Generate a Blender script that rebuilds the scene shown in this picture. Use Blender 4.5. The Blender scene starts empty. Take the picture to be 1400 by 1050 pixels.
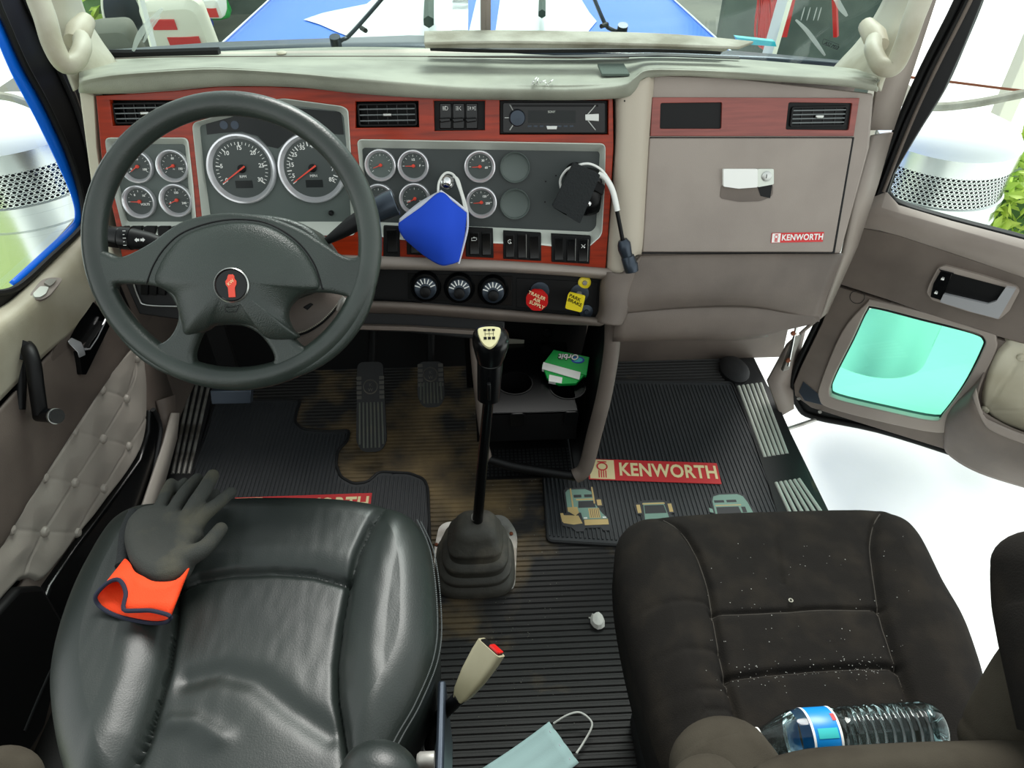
import bpy, bmesh, math, random
from math import sin, cos, pi, radians, sqrt, atan2, hypot
from mathutils import Vector as V, Matrix, Euler, noise
from mathutils import geometry as mg
random.seed(4)
SC = bpy.context.scene
COL = SC.collection
# ---------------------------------------------------------------- camera
FOC = 1000.0; EYE = V((0, 0, 1.55)); PITCH = radians(39.9); YAW = radians(-2.6)
cd = bpy.data.cameras.new('camera'); cam = bpy.data.objects.new('camera', cd); COL.objects.link(cam)
cam.location = EYE; cam.rotation_euler = (pi/2-PITCH, 0, YAW)
cd.sensor_width = 36; cd.lens = 36*FOC/1400; cd.clip_start = 0.02; cd.clip_end = 200
SC.camera = cam
# ---------------------------------------------------------------- world, sun, exposure
W = bpy.data.worlds.new('world'); SC.world = W; W.use_nodes = True
wn = W.node_tree; wn.nodes.clear()
out = wn.nodes.new('ShaderNodeOutputWorld'); bg = wn.nodes.new('ShaderNodeBackground')
geo = wn.nodes.new('ShaderNodeTexCoord'); sep = wn.nodes.new('ShaderNodeSeparateXYZ')
ramp = wn.nodes.new('ShaderNodeValToRGB'); mp = wn.nodes.new('ShaderNodeMapRange')
wn.links.new(geo.outputs['Generated'], sep.inputs[0]); wn.links.new(sep.outputs['Z'], mp.inputs[0])
mp.inputs[1].default_value = -1; mp.inputs[2].default_value = 1
wn.links.new(mp.outputs[0], ramp.inputs[0])
e = ramp.color_ramp.elements
e[0].position = 0.40; e[0].color = (0.30, 0.33, 0.30, 1)
e[1].position = 0.52; e[1].color = (1.15, 1.2, 1.18, 1)
n2 = ramp.color_ramp.elements.new(0.80); n2.color = (0.66, 0.72, 0.72, 1)
n3 = ramp.color_ramp.elements.new(1.0); n3.color = (0.34, 0.38, 0.38, 1)
wn.links.new(ramp.outputs[0], bg.inputs[0]); bg.inputs[1].default_value = 1.45
wn.links.new(bg.outputs[0], out.inputs[0])
sd = bpy.data.lights.new('sun', 'SUN'); sun = bpy.data.objects.new('sun', sd); COL.objects.link(sun)
sd.energy = 3.9; sd.angle = radians(30); sd.color = (1, 0.98, 0.94)
sun.rotation_euler = (radians(-38), radians(14), 0)   # high, from ahead through the windscreen
SC.view_settings.view_transform = 'Standard'; SC.view_settings.look = 'None'
SC.view_settings.exposure = 0.3; SC.view_settings.gamma = 1.0; SC.view_settings.use_curve_mapping = False

# ---------------------------------------------------------------- frames: pixel of the 1400x1050 photo -> point on a plane in the cab
R3 = Matrix.Rotation(YAW, 3, 'Z')
CF = R3 @ V((0, cos(PITCH), -sin(PITCH))); CU = R3 @ V((0, sin(PITCH), cos(PITCH))); CR = R3 @ V((1, 0, 0))
def ray(px, py): return CF + (px-700)/FOC*CR + (525-py)/FOC*CU
def PD(px, py, d): return EYE + ray(px, py)*d
def PZ(px, py, z): r = ray(px, py); return EYE + r*((z-EYE.z)/r.z)
def PX(px, py, x): r = ray(px, py); return EYE + r*(x/r.x)
def PY(px, py, y): r = ray(px, py); return EYE + r*(y/r.y)
class Fr:
    def __init__(s, O, U, Vv):
        s.O = V(O); s.U = V(U).normalized(); Vv = V(Vv); s.N = s.U.cross(Vv).normalized(); s.V = s.N.cross(s.U)
    def P(s, u, v, h=0): return s.O + s.U*u + s.V*v + s.N*h
    def px(s, x, y, h=0):
        r = ray(x, y); p0 = s.O + s.N*h
        return EYE + r*((p0-EYE).dot(s.N)/r.dot(s.N))
    def uv(s, x, y, h=0):
        d = s.px(x, y, h)-s.O; return (d.dot(s.U), d.dot(s.V))
    def at(s, x, y, h=0, U=None, Vv=None):
        return Fr(s.px(x, y, h), U or s.U, Vv or s.V)
    def rot(s, a): return Fr(s.O, s.U*cos(a)+s.V*sin(a), -s.U*sin(a)+s.V*cos(a))
T18 = radians(18)
FA = Fr((0.068, 1.508, 0.861), (1, 0, 0), (0, sin(T18), cos(T18)))      # dash facia, faces the driver
FLOOR = Fr((0, 1, 0), (1, 0, 0), (0, 1, 0))
DL = Fr((-0.93, 1, 0), (0, 1, 0), (0, 0, 1))                             # left door, faces +x
RA = radians(51)
RD = Fr((1.0, 1.70, 0), (sin(RA), -cos(RA), 0), (0, 0, 1))               # open right door, swung out 51 degrees
assert RD.N.y < 0 and DL.N.x > 0 and FA.N.y < 0

# ---------------------------------------------------------------- materials
def lin(c):
    return tuple((x/255/12.92 if x/255 <= .04045 else ((x/255+.055)/1.055)**2.4) for x in c)
MATS = {}
def mat(name, rgb, rough=.6, metal=0, bump=None, var=None, coat=0, sheen=0, trans=0, emit=0, stretch=None, spec=None, ior=None):
    """bump=(scale, distance) fine noise relief; var=(scale, rgb2) second colour of the thing itself in patches"""
    m = bpy.data.materials.new(name); m.use_nodes = True; MATS[name] = m
    nt = m.node_tree; b = nt.nodes['Principled BSDF']
    b.inputs['Base Color'].default_value = (*lin(rgb), 1); b.inputs['Roughness'].default_value = rough
    b.inputs['Metallic'].default_value = metal; b.inputs['Coat Weight'].default_value = coat
    b.inputs['Coat Roughness'].default_value = .12
    if sheen: b.inputs['Sheen Weight'].default_value = sheen; b.inputs['Sheen Roughness'].default_value = .4
    if trans: b.inputs['Transmission Weight'].default_value = trans
    if spec is not None: b.inputs['Specular IOR Level'].default_value = spec
    if ior: b.inputs['IOR'].default_value = ior
    if emit: b.inputs['Emission Color'].default_value = (*lin(rgb), 1); b.inputs['Emission Strength'].default_value = emit
    tc = nt.nodes.new('ShaderNodeTexCoord'); mpn = nt.nodes.new('ShaderNodeMapping')
    nt.links.new(tc.outputs['Object'], mpn.inputs[0])
    if stretch: mpn.inputs['Scale'].default_value = stretch
    if var:
        n = nt.nodes.new('ShaderNodeTexNoise'); n.inputs['Scale'].default_value = var[0]; n.inputs['Detail'].default_value = 6
        r = nt.nodes.new('ShaderNodeValToRGB'); r.color_ramp.elements[0].position = var[2] if len(var) > 2 else .4
        r.color_ramp.elements[1].position = var[3] if len(var) > 3 else .65
        r.color_ramp.elements[0].color = (*lin(rgb), 1); r.color_ramp.elements[1].color = (*lin(var[1]), 1)
        nt.links.new(mpn.outputs[0], n.inputs['Vector']); nt.links.new(n.outputs['Fac'], r.inputs[0])
        nt.links.new(r.outputs[0], b.inputs['Base Color'])
    if bump:
        n = nt.nodes.new('ShaderNodeTexNoise' if len(bump) < 3 else 'ShaderNodeTexVoronoi'); n.inputs['Scale'].default_value = bump[0]
        if len(bump) < 3: n.inputs['Detail'].default_value = 4
        bp = nt.nodes.new('ShaderNodeBump'); bp.inputs['Strength'].default_value = .6; bp.inputs['Distance'].default_value = bump[1]
        nt.links.new(mpn.outputs[0], n.inputs['Vector']); nt.links.new(n.outputs[0], bp.inputs['Height'])
        nt.links.new(bp.outputs[0], b.inputs['Normal'])
    return m
M = {}
def mk(k, *a, **kw): M[k] = mat(k, *a, **kw)
mk('wood', (160, 45, 12), .32, var=(9, (104, 28, 7), .35, .8), stretch=(1, 10, 14), coat=.15, spec=.3)
mk('wood_pale', (138, 64, 54), .38, var=(9, (112, 46, 38), .35, .75), stretch=(1, 10, 14), coat=.2)
mk('pad_top', (158, 160, 144), .6, bump=(420, .0009), var=(6, (132, 134, 120)))
mk('panel_grey', (150, 139, 130), .55, bump=(600, .0005), var=(5, (138, 127, 119)))
mk('panel_dark', (106, 95, 87), .6, bump=(420, .0006), var=(7, (92, 82, 75)))
mk('beige', (186, 180, 160), .55, bump=(500, .0004), var=(7, (168, 160, 138)))
mk('beige_dirty', (178, 174, 156), .55, bump=(500, .0004), var=(5, (132, 124, 98), .5, .75))
mk('vinyl_light', (176, 168, 158), .42, bump=(350, .0004))
mk('black', (8, 8, 9), .5, spec=.25)
mk('black_gloss', (7, 8, 9), .25, spec=.35)
mk('rubber', (17, 18, 20), .6, bump=(300, .0005))
mk('rubber_seal', (12, 12, 12), .6, spec=.3)
mk('wheel', (46, 54, 49), .36, bump=(520, .0006, 1), var=(5, (36, 43, 39)))
mk('wheel_rim', (36, 43, 39), .34, bump=(300, .0006), var=(7, (50, 58, 53)))
mk('cluster', (84, 93, 89), .5, bump=(900, .0003))
mk('cluster_dark', (50, 56, 55), .5, bump=(900, .0003))
mk('lid_white', (240, 242, 242), .35)
mk('bright_metal', (225, 225, 228), .22, metal=.6)
mk('pedal_rubber', (78, 82, 74), .6, var=(20, (98, 94, 76), .5, .8))
mk('column_beige', (176, 166, 150), .55, bump=(500, .0004))
mk('seam_light', (60, 56, 50), .9)
mk('louvre_grey', (96, 102, 102), .4)
mk('dial', (60, 67, 65), .5)
mk('chrome', (222, 222, 222), .12, metal=1)
mk('satin', (178, 180, 176), .32, metal=1)
mk('silver', (208, 212, 202), .42, metal=.2)
mk('steel', (176, 174, 168), .4, metal=.5, var=(14, (110, 104, 96)))
mk('white', (235, 235, 230), .5)
mk('paper', (232, 230, 222), .7, bump=(80, .001))
mk('red', (190, 22, 20), .35)
mk('red_needle', (226, 70, 48), .4)
mk('red_print', (205, 45, 48), .6)
mk('cream_print', (238, 222, 170), .6)
mk('yellow', (238, 214, 40), .35)
mk('leather', (27, 33, 31), .42, bump=(420, .0004), var=(4, (33, 39, 36)))
mk('velvet', (27, 25, 23), .95, bump=(500, .0012), var=(18, (40, 36, 31), .45, .8), spec=.1)
mk('armrest_cloth', (60, 56, 48), .95, bump=(700, .0008), var=(12, (50, 46, 39)), spec=.1)
mk('thread', (96, 100, 100), .6)
mk('mat_rubber', (44, 47, 50), .6, bump=(350, .0003), var=(4, (54, 56, 58)))
mk('boot', (72, 70, 64), .6, bump=(60, .003), var=(11, (104, 98, 86), .52, .7))
mk('rust', (120, 62, 34), .8)
mk('orange', (255, 70, 12), .75, bump=(600, .001))
mk('glove_grey', (50, 52, 48), .85, bump=(500, .0016), var=(14, (78, 75, 60), .5, .75))
mk('blue_trim', (22, 26, 48), .8)
mk('mask_blue', (14, 72, 206), .8, bump=(900, .0004))
mk('mask_white', (216, 218, 230), .85, bump=(900, .0004))
mk('mask_teal', (178, 208, 208), .85, bump=(500, .0004))
mk('elastic', (226, 226, 220), .8)
mk('sponge', (30, 33, 34), .95, bump=(260, .004))
mk('velcro', (84, 96, 88), .95, bump=(500, .002))
mk('buckle', (158, 152, 126), .5, var=(8, (138, 132, 104)))
mk('gum_green', (16, 168, 72), .3)
mk('gum_teal', (60, 190, 190), .3)
mk('gum_blue', (20, 60, 170), .3)
mk('truck_green', (128, 160, 146), .7)
mk('truck_tan', (206, 178, 120), .7)
mk('truck_dark', (62, 62, 64), .7)
mk('paint_blue', (4, 112, 240), .35, spec=.35)
mk('stripe_glare_white', (236, 240, 240), .2, coat=.4)  # hood edge stripes, also the glare painted on the hood
mk('alu', (205, 205, 205), .28, metal=1)
mk('canvas_grey', (176, 174, 160), .85, bump=(160, .002), var=(8, (134, 130, 114)))
mk('gunmetal', (54, 62, 72), .35, metal=.6)
mk('knob_cream', (226, 218, 170), .35)
mk('screen', (14, 20, 20), .35, spec=.3)
mk('label_blue', (14, 130, 205), .35)
mk('concrete', (244, 246, 242), .8, bump=(12, .004), var=(1.2, (236, 240, 236)))
mk('shed_wall', (88, 98, 90), .8, var=(2.5, (60, 72, 66)))
mk('shed_floor', (120, 120, 108), .85, var=(1.5, (98, 100, 92)))
mk('leaf', (150, 196, 60), .5, var=(3, (206, 214, 96)))
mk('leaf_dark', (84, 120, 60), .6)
mk('grass', (168, 186, 120), .9, bump=(30, .03), var=(10, (140, 160, 90)))
mk('tarp', (226, 222, 204), .7)
mk('stainless', (226, 228, 226), .22, metal=1)
def glass(k, rgb, rough=.0):
    """thin pane: mostly clear, a little mirror"""
    m = bpy.data.materials.new(k); m.use_nodes = True; nt = m.node_tree; nt.nodes.clear()
    o = nt.nodes.new('ShaderNodeOutputMaterial'); mx = nt.nodes.new('ShaderNodeMixShader'); t = nt.nodes.new('ShaderNodeBsdfTransparent')
    g = nt.nodes.new('ShaderNodeBsdfGlossy'); lw = nt.nodes.new('ShaderNodeLayerWeight'); pw_ = nt.nodes.new('ShaderNodeMath'); pw_.operation = 'POWER'; pw_.inputs[1].default_value = 4; nt.links.new(lw.outputs['Facing'], pw_.inputs[0]); f = nt.nodes.new('ShaderNodeMath'); f.operation = 'MULTIPLY_ADD'; f.inputs[1].default_value = .5; f.inputs[2].default_value = .03; nt.links.new(pw_.outputs[0], f.inputs[0])
    t.inputs[0].default_value = (*lin(rgb), 1); g.inputs['Roughness'].default_value = rough
    nt.links.new(f.outputs[0], mx.inputs[0]); nt.links.new(t.outputs[0], mx.inputs[1]); nt.links.new(g.outputs[0], mx.inputs[2]); nt.links.new(mx.outputs[0], o.inputs[0])
    M[k] = m
def stained_floor():
    m = mat('floor_rubber', (30, 29, 28), .65, bump=(200, .0006)); nt = m.node_tree; b = nt.nodes['Principled BSDF']
    g = nt.nodes.new('ShaderNodeNewGeometry'); d = nt.nodes.new('ShaderNodeVectorMath'); d.operation = 'DISTANCE'; d.inputs[1].default_value = (-.22, 1.45, 0)
    nt.links.new(g.outputs['Position'], d.inputs[0])
    mr = nt.nodes.new('ShaderNodeMapRange'); mr.inputs[1].default_value = .75; mr.inputs[2].default_value = .1; nt.links.new(d.outputs['Value'], mr.inputs[0])
    n = nt.nodes.new('ShaderNodeTexNoise'); n.inputs['Scale'].default_value = 7; n.inputs['Detail'].default_value = 8; nt.links.new(g.outputs['Position'], n.inputs['Vector'])
    a = nt.nodes.new('ShaderNodeMath'); a.operation = 'MULTIPLY_ADD'; a.inputs[1].default_value = .34; nt.links.new(mr.outputs[0], a.inputs[0]); nt.links.new(n.outputs['Fac'], a.inputs[2])
    r = nt.nodes.new('ShaderNodeValToRGB'); e = r.color_ramp.elements; e[0].position = .64; e[0].color = (*lin((30, 29, 28)), 1); e[1].position = 1.0; e[1].color = (*lin((132, 110, 74)), 1)
    nt.links.new(a.outputs[0], r.inputs[0]); nt.links.new(r.outputs[0], b.inputs['Base Color']); M['floor_rubber'] = m
stained_floor()
M['water'] = mat('water_placeholder', (200, 210, 210)); glass('pane', (236, 244, 242)); glass('pane_green', (128, 222, 196), .02); glass('pet', (232, 240, 240), .05)

# ---------------------------------------------------------------- object helpers
def tag(o, label=None, cat=None, group=None, kind=None):
    if label: o['label'] = label
    if cat: o['category'] = cat
    if group: o['group'] = group
    if kind: o['kind'] = kind
    return o
def empty(name, loc, label=None, cat=None, group=None, kind=None):
    o = bpy.data.objects.new(name, None); COL.objects.link(o); o.location = loc; o.empty_display_size = .05
    bpy.context.view_layer.update()
    return tag(o, label, cat, group, kind)
def link(name, me, m, parent=None, smooth=True, bevel=0, seg=2, sub=0, solid=0, ang=40):
    """centre the mesh on its own origin and link it"""
    vs = me.vertices
    if len(vs):
        c = sum((v.co for v in vs), V())/len(vs); me.transform(Matrix.Translation(-c))
    else: c = V()
    o = bpy.data.objects.new(name, me); COL.objects.link(o)
    if m is not None and not me.materials:
        for k in (m if isinstance(m, (list, tuple)) else [m]): me.materials.append(M[k] if isinstance(k, str) else k)
    o.location = c
    if smooth:
        me.shade_smooth(); me.set_sharp_from_angle(angle=radians(ang))
    else: me.shade_flat()
    if solid:
        s = o.modifiers.new('s', 'SOLIDIFY'); s.thickness = solid; s.offset = -1
    if bevel:
        b = o.modifiers.new('b', 'BEVEL'); b.width = bevel; b.segments = seg; b.limit_method = 'ANGLE'; b.angle_limit = radians(35)
    if sub:
        b = o.modifiers.new('u', 'SUBSURF'); b.levels = sub; b.render_levels = sub
    if parent is not None:
        o.parent = parent
        pm = Matrix.Identity(4); q = parent
        while q is not None: pm = Matrix.Translation(q.location) @ pm; q = q.parent   # every parent is unrotated at build time
        o.location = c - pm.to_translation()
    return o
def worldloc(o):
    p = V(); q = o
    while q is not None: p += q.location; q = q.parent
    return p
def mesh(vs, fs):
    me = bpy.data.meshes.new('m'); me.from_pydata([tuple(v) for v in vs], [], fs); me.validate(); me.update()
    bm = bmesh.new(); bm.from_mesh(me); bmesh.ops.recalc_face_normals(bm, faces=bm.faces); bm.to_mesh(me); bm.free(); return me
class MB:
    """collects shapes that belong to ONE part"""
    def __init__(s): s.v = []; s.f = []; s.mi = []
    def add(s, vs, fs, mi=0):
        o = len(s.v); s.v += [V(x) for x in vs]; s.f += [tuple(i+o for i in f) for f in fs]; s.mi += [mi]*len(fs); return s
    def prism(s, fr, pts, h0, h1, mi=0):
        n = len(pts); vs = [fr.P(u, v, h0) for u, v in pts]+[fr.P(u, v, h1) for u, v in pts]
        fs = [(i, (i+1) % n, (i+1) % n+n, i+n) for i in range(n)]
        tri = mg.tessellate_polygon([[V((u, v, 0)) for u, v in pts]])
        if n <= 4: fs += [tuple(range(n))[::-1], tuple(range(n, 2*n))]
        else:
            fs += [tuple(t) for t in tri]+[tuple(i+n for i in t) for t in tri]
        return s.add(vs, fs, mi)
    def box(s, fr, u0, u1, v0, v1, h0, h1, mi=0): return s.prism(fr, [(u0, v0), (u1, v0), (u1, v1), (u0, v1)], h0, h1, mi)
    def lathe(s, fr, prof, seg=32, mi=0, caps=True, su=1, sv=1):
        """prof = [(radius, h)] turned about the frame's N"""
        vs = []; fs = []
        for r, h in prof:
            for i in range(seg):
                a = 2*pi*i/seg; vs.append(fr.P(su*r*cos(a), sv*r*sin(a), h))
        for k in range(len(prof)-1):
            for i in range(seg):
                j = (i+1) % seg; fs.append((k*seg+i, k*seg+j, (k+1)*seg+j, (k+1)*seg+i))
        if caps:
            if prof[0][0] > 1e-5: fs.append(tuple(range(seg))[::-1])
            if prof[-1][0] > 1e-5: fs.append(tuple((len(prof)-1)*seg+i for i in range(seg)))
        return s.add(vs, fs, mi)
    def tube(s, pts, r, seg=10, closed=False, mi=0, flat=1, upv=None):
        pts = [V(p) for p in pts]; n = len(pts); rr = r if isinstance(r, (list, tuple)) else [r]*n
        vs = []; fs = []; prev = None
        for k in range(n):
            if closed: t = pts[(k+1) % n]-pts[k-1]
            else: t = pts[min(k+1, n-1)]-pts[max(k-1, 0)]
            t.normalize()
            if prev is None:
                a = V(upv) if upv else (V((0, 0, 1)) if abs(t.z) < .9 else V((1, 0, 0)))
            else: a = prev
            b = (a-t*a.dot(t)).normalized(); prev = b; c = t.cross(b)
            for i in range(seg):
                an = 2*pi*i/seg; vs.append(pts[k]+(b*cos(an)*flat+c*sin(an))*rr[k])
        for k in range(n if closed else n-1):
            k2 = (k+1) % n
            for i in range(seg):
                j = (i+1) % seg; fs.append((k*seg+i, k*seg+j, k2*seg+j, k2*seg+i))
        if not closed: fs += [tuple(range(seg))[::-1], tuple((n-1)*seg+i for i in range(seg))]
        return s.add(vs, fs, mi)
    def loft(s, rings, mi=0, cap=True, closed=True):
        n = len(rings[0]); vs = [p for r in rings for p in r]; fs = []
        for k in range(len(rings)-1):
            for i in range(n if closed else n-1):
                j = (i+1) % n; fs.append((k*n+i, k*n+j, (k+1)*n+j, (k+1)*n+i))
        if cap and closed: fs += [tuple(range(n))[::-1], tuple((len(rings)-1)*n+i for i in range(n))]
        return s.add(vs, fs, mi)
    def build(s, name, m, parent=None, **kw):
        me = mesh(s.v, s.f) if not any(s.mi) else None
        if me is None:
            me = bpy.data.meshes.new('m'); me.from_pydata([tuple(v) for v in s.v], [], s.f); me.update()
            for p, i in zip(me.polygons, s.mi): p.material_index = i
            bm = bmesh.new(); bm.from_mesh(me); bmesh.ops.recalc_face_normals(bm, faces=bm.faces); bm.to_mesh(me); bm.free()
        return link(name, me, m, parent, **kw)
def cr(pts, n=6, closed=False):
    """Catmull-Rom through 2D or 3D points"""
    P = [V(p) if len(p) == 3 else V((p[0], p[1], 0)) for p in pts]; two = len(pts[0]) == 2; N = len(P); o = []
    for k in range(N if closed else N-1):
        if closed: a, b, c, d = P[k-1], P[k], P[(k+1) % N], P[(k+2) % N]
        else: a, b, c, d = P[max(k-1, 0)], P[k], P[k+1], P[min(k+2, N-1)]
        for i in range(n):
            t = i/n; o.append(.5*((2*b)+(c-a)*t+(2*a-5*b+4*c-d)*t*t+(3*b-a-3*c+d)*t**3))
    if not closed: o.append(P[-1])
    return [(p.x, p.y) for p in o] if two else o
def rpoly(pts, r, n=5):
    """round the corners of a 2D polygon"""
    o = []; N = len(pts)
    for k in range(N):
        p = V(pts[k]); a = V(pts[k-1]); b = V(pts[(k+1) % N]); la = (a-p).length; lb = (b-p).length
        rr = r[k] if isinstance(r, (list, tuple)) else r
        q = min(rr, la*.45, lb*.45)
        if q < 1e-6: o.append(tuple(p)); continue
        s = p+(a-p)/la*q; t = p+(b-p)/lb*q
        for i in range(n+1):
            x = i/n; o.append(tuple(s*(1-x)**2+p*2*x*(1-x)+t*x*x))
    return o
def pxs(fr, pts, h=0): return [fr.uv(x, y, h) for x, y in pts]
def slab(name, fr, px, h0, h1, m, parent=None, r=0, bevel=.0015, smoothn=0, **kw):
    """solid whose outline is seen at the given photo pixels, standing on plane fr from h0 to h1"""
    p = pxs(fr, px, h1)
    if smoothn: p = cr(p, smoothn, True)
    if r: p = rpoly(p, r)
    return MB().prism(fr, p, h0, h1).build(name, m, parent, bevel=bevel, **kw)
def plate(name, fr, outer, holes, h0, h1, m, parent=None, bevel=0, res=2, **kw):
    """flat plate with real openings; outlines are (u, v) lists in the frame"""
    cu = bpy.data.curves.new('c', 'CURVE'); cu.dimensions = '2D'; cu.fill_mode = 'BOTH'
    cu.extrude = max((h1-h0)/2-bevel, 0); cu.bevel_depth = bevel; cu.bevel_resolution = res; cu.offset = -bevel
    for pl in [outer]+holes:
        s = cu.splines.new('POLY'); s.points.add(len(pl)-1); s.use_cyclic_u = True
        for i, (u, v) in enumerate(pl): s.points[i].co = (u, v, 0, 1)
    t = bpy.data.objects.new('t', cu); COL.objects.link(t)
    dg = bpy.context.evaluated_depsgraph_get(); dg.update()
    me = bpy.data.meshes.new_from_object(t.evaluated_get(dg)); bpy.data.objects.remove(t)
    mx = Matrix((( *[fr.U[0], fr.V[0], fr.N[0]], 0), (fr.U[1], fr.V[1], fr.N[1], 0), (fr.U[2], fr.V[2], fr.N[2], 0), (0, 0, 0, 1)))
    me.transform(Matrix.Translation(fr.O+fr.N*(h0+h1)/2) @ mx); me.materials.clear()
    return link(name, me, m, parent, **kw)
def text(s, fr, size, m, parent=None, name='lettering', h=.0004, ex=.0003, bold=0, sx=1, shear=0, spacing=1, align='CENTER'):
    cu = bpy.data.curves.new('c', 'FONT'); cu.body = s; cu.size = size; cu.extrude = ex; cu.offset = bold
    cu.align_x = align; cu.align_y = 'CENTER'; cu.shear = shear; cu.space_character = spacing; cu.resolution_u = 3
    t = bpy.data.objects.new('t', cu); COL.objects.link(t)
    dg = bpy.context.evaluated_depsgraph_get(); dg.update()
    me = bpy.data.meshes.new_from_object(t.evaluated_get(dg)); bpy.data.objects.remove(t)
    me.transform(Matrix.Diagonal((sx, 1, 1, 1)))
    mx = Matrix(((fr.U[0], fr.V[0], fr.N[0], 0), (fr.U[1], fr.V[1], fr.N[1], 0), (fr.U[2], fr.V[2], fr.N[2], 0), (0, 0, 0, 1)))
    me.transform(Matrix.Translation(fr.O+fr.N*(h+ex)) @ mx); me.materials.clear()
    if not len(me.vertices): return None
    return link(name, me, m, parent, smooth=False)
def grid(rows, nu=6, nv=6, closed=False):
    """smooth surface through rows of 3D points -> dense point grid"""
    R = [cr(r, nu) for r in rows]; cols = len(R[0]); C = [cr([r[k] for r in R], nv, closed) for k in range(cols)]
    return [[C[k][i] for k in range(cols)] for i in range(len(C[0]))]
def sheet(name, rows, m, parent=None, nu=6, nv=6, solid=.004, **kw):
    g = grid(rows, nu, nv); return MB().loft(g, cap=False, closed=False).build(name, m, parent, solid=solid, **kw)
def inpoly(x, y, poly):
    c = False; j = len(poly)-1
    for i in range(len(poly)):
        xi, yi = poly[i]; xj, yj = poly[j]
        if (yi > y) != (yj > y) and x < (xj-xi)*(y-yi)/(yj-yi)+xi: c = not c
        j = i
    return c
def spans(poly, x, axis=0):
    """intervals of the polygon along the line coordinate[axis] = x"""
    o = []; n = len(poly)
    for i in range(n):
        a = poly[i]; b = poly[(i+1) % n]
        if (a[axis] > x) != (b[axis] > x):
            t = (x-a[axis])/(b[axis]-a[axis]); o.append(a[1-axis]+t*(b[1-axis]-a[1-axis]))
    o.sort(); return list(zip(o[::2], o[1::2]))
def ribs(fr, poly, axis, step, w, h0, h1, skip=None, margin=0):
    """raised ribs clipped to a polygon, running across coordinate[axis]"""
    b = MB(); lo = min(p[axis] for p in poly); hi = max(p[axis] for p in poly); x = lo+step*.5
    while x < hi:
        for s0, s1 in spans(poly, x, axis):
            s0 += margin; s1 -= margin
            if s1-s0 < .004: continue
            c = [(x-w/2, s0, h0), (x+w/2, s0, h0), (x+w*.28, s0, h1), (x-w*.28, s0, h1)]
            d = [(q[0], s1, q[2]) for q in c]
            P = [fr.P(q[0], q[1], q[2]) if axis == 0 else fr.P(q[1], q[0], q[2]) for q in c+d]
            b.add(P, [(0, 1, 5, 4), (1, 2, 6, 5), (2, 3, 7, 6), (3, 0, 4, 7), (0, 3, 2, 1), (4, 5, 6, 7)])
        x += step
    return b
def cushion(outline, z0, z1, edge=.03, hfun=None, nr=40, nd=160, side=.012):
    """soft pad over an outline (xy list): returns verts, faces, with a rounded shoulder"""
    out = cr(outline, max(1, nd//len(outline)), True); n = len(out)
    cx = sum(p[0] for p in out)/n; cy = sum(p[1] for p in out)/n
    vs = []; fs = []
    R = min(hypot(p[0]-cx, p[1]-cy) for p in out)
    prof = [(1-.06, z0), (1-side, z0+.01)]
    e = edge/R
    for i in range(9):
        a = pi/2*i/8; prof.append((1-e+e*cos(a), z1-edge+edge*sin(a)))
    for i in range(1, nr+1):
        t = i/nr; prof.append(((1-e)*(1-t)+.004*t, z1))
    for k, (s, z) in enumerate(prof):
        for p in out:
            x = cx+(p[0]-cx)*s; y = cy+(p[1]-cy)*s; zz = z
            if hfun and k >= 2: zz += hfun(x, y)*min(1, (k-1)/9)
            vs.append(V((x, y, zz)))
    for k in range(len(prof)-1):
        for i in range(n):
            j = (i+1) % n; fs.append((k*n+i, k*n+j, (k+1)*n+j, (k+1)*n+i))
    fs.append(tuple((len(prof)-1)*n+i for i in range(n)))
    return vs, fs
def segd(x, y, line):
    d = 9
    for a, b in zip(line, line[1:]):
        ax, ay = a; bx, by = b; L = (bx-ax)**2+(by-ay)**2
        t = max(0, min(1, ((x-ax)*(bx-ax)+(y-ay)*(by-ay))/L)); d = min(d, hypot(x-ax-t*(bx-ax), y-ay-t*(by-ay)))
    return d
def split_mesh(vs, fs, region):
    """faces grouped by region name -> {name: (verts, faces)}"""
    g = {}
    for f in fs:
        c = sum((vs[i] for i in f), V())/len(f); g.setdefault(region(c), []).append(f)
    o = {}
    for k, ff in g.items():
        idx = {}; nv = []; nf = []
        for f in ff:
            t = []
            for i in f:
                if i not in idx: idx[i] = len(nv); nv.append(vs[i])
                t.append(idx[i])
            nf.append(tuple(t))
        o[k] = (nv, nf)
    return o
def copy_tree(o, parent=None):
    c = o.copy(); COL.objects.link(c); c.parent = parent
    for ch in o.children: copy_tree(ch, c)
    return c
# ================================================================ THE SETTING
ST = dict(kind='structure')
fl = tag(MB().box(FLOOR, -1.0, .925, -1.5, 1.02, -.05, 0).build('floor', 'floor_rubber', bevel=0), **ST)
fpoly = [(-.86, -.62), (.86, -.62), (.80, .98), (-.86, .98)]
rb = ribs(FLOOR, fpoly, 1, .0155, .0115, 0, .0035)
tag(rb.build('floor', 'floor_rubber', smooth=False), label=None, **ST)
# firewall and toe board
wf = MB().loft([[V((-1.0, 1.98, 0)), V((1.02, 1.98, 0))], [V((-1.0, 2.02, .3)), V((1.02, 2.02, .3))], [V((-1.0, 2.02, .95)), V((1.02, 2.02, .95))]], cap=False, closed=False)
tag(wf.build('wall_front', 'panel_dark', solid=.03), **ST)
tf = MB(); dk = Fr((0, 1.97, 0), (1, 0, 0), (0, 0.15, 1))
# heel carpet on the driver side is plain black
tag(MB().box(Fr((0, 1.96, 0), (1, 0, 0), (0, 0, 1)), -.98, -.03, 0, .8, .0, .01).build('wall_front', 'rubber', bevel=0), **ST)
# rear bulkhead stays behind the camera, low
tag(MB().box(Fr((0, -.6, 0), (1, 0, 0), (0, 0, 1)), -1.0, 1.0, 0, 1.3, -.03, 0).build('wall_rear', 'panel_dark', bevel=0), **ST)
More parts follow.
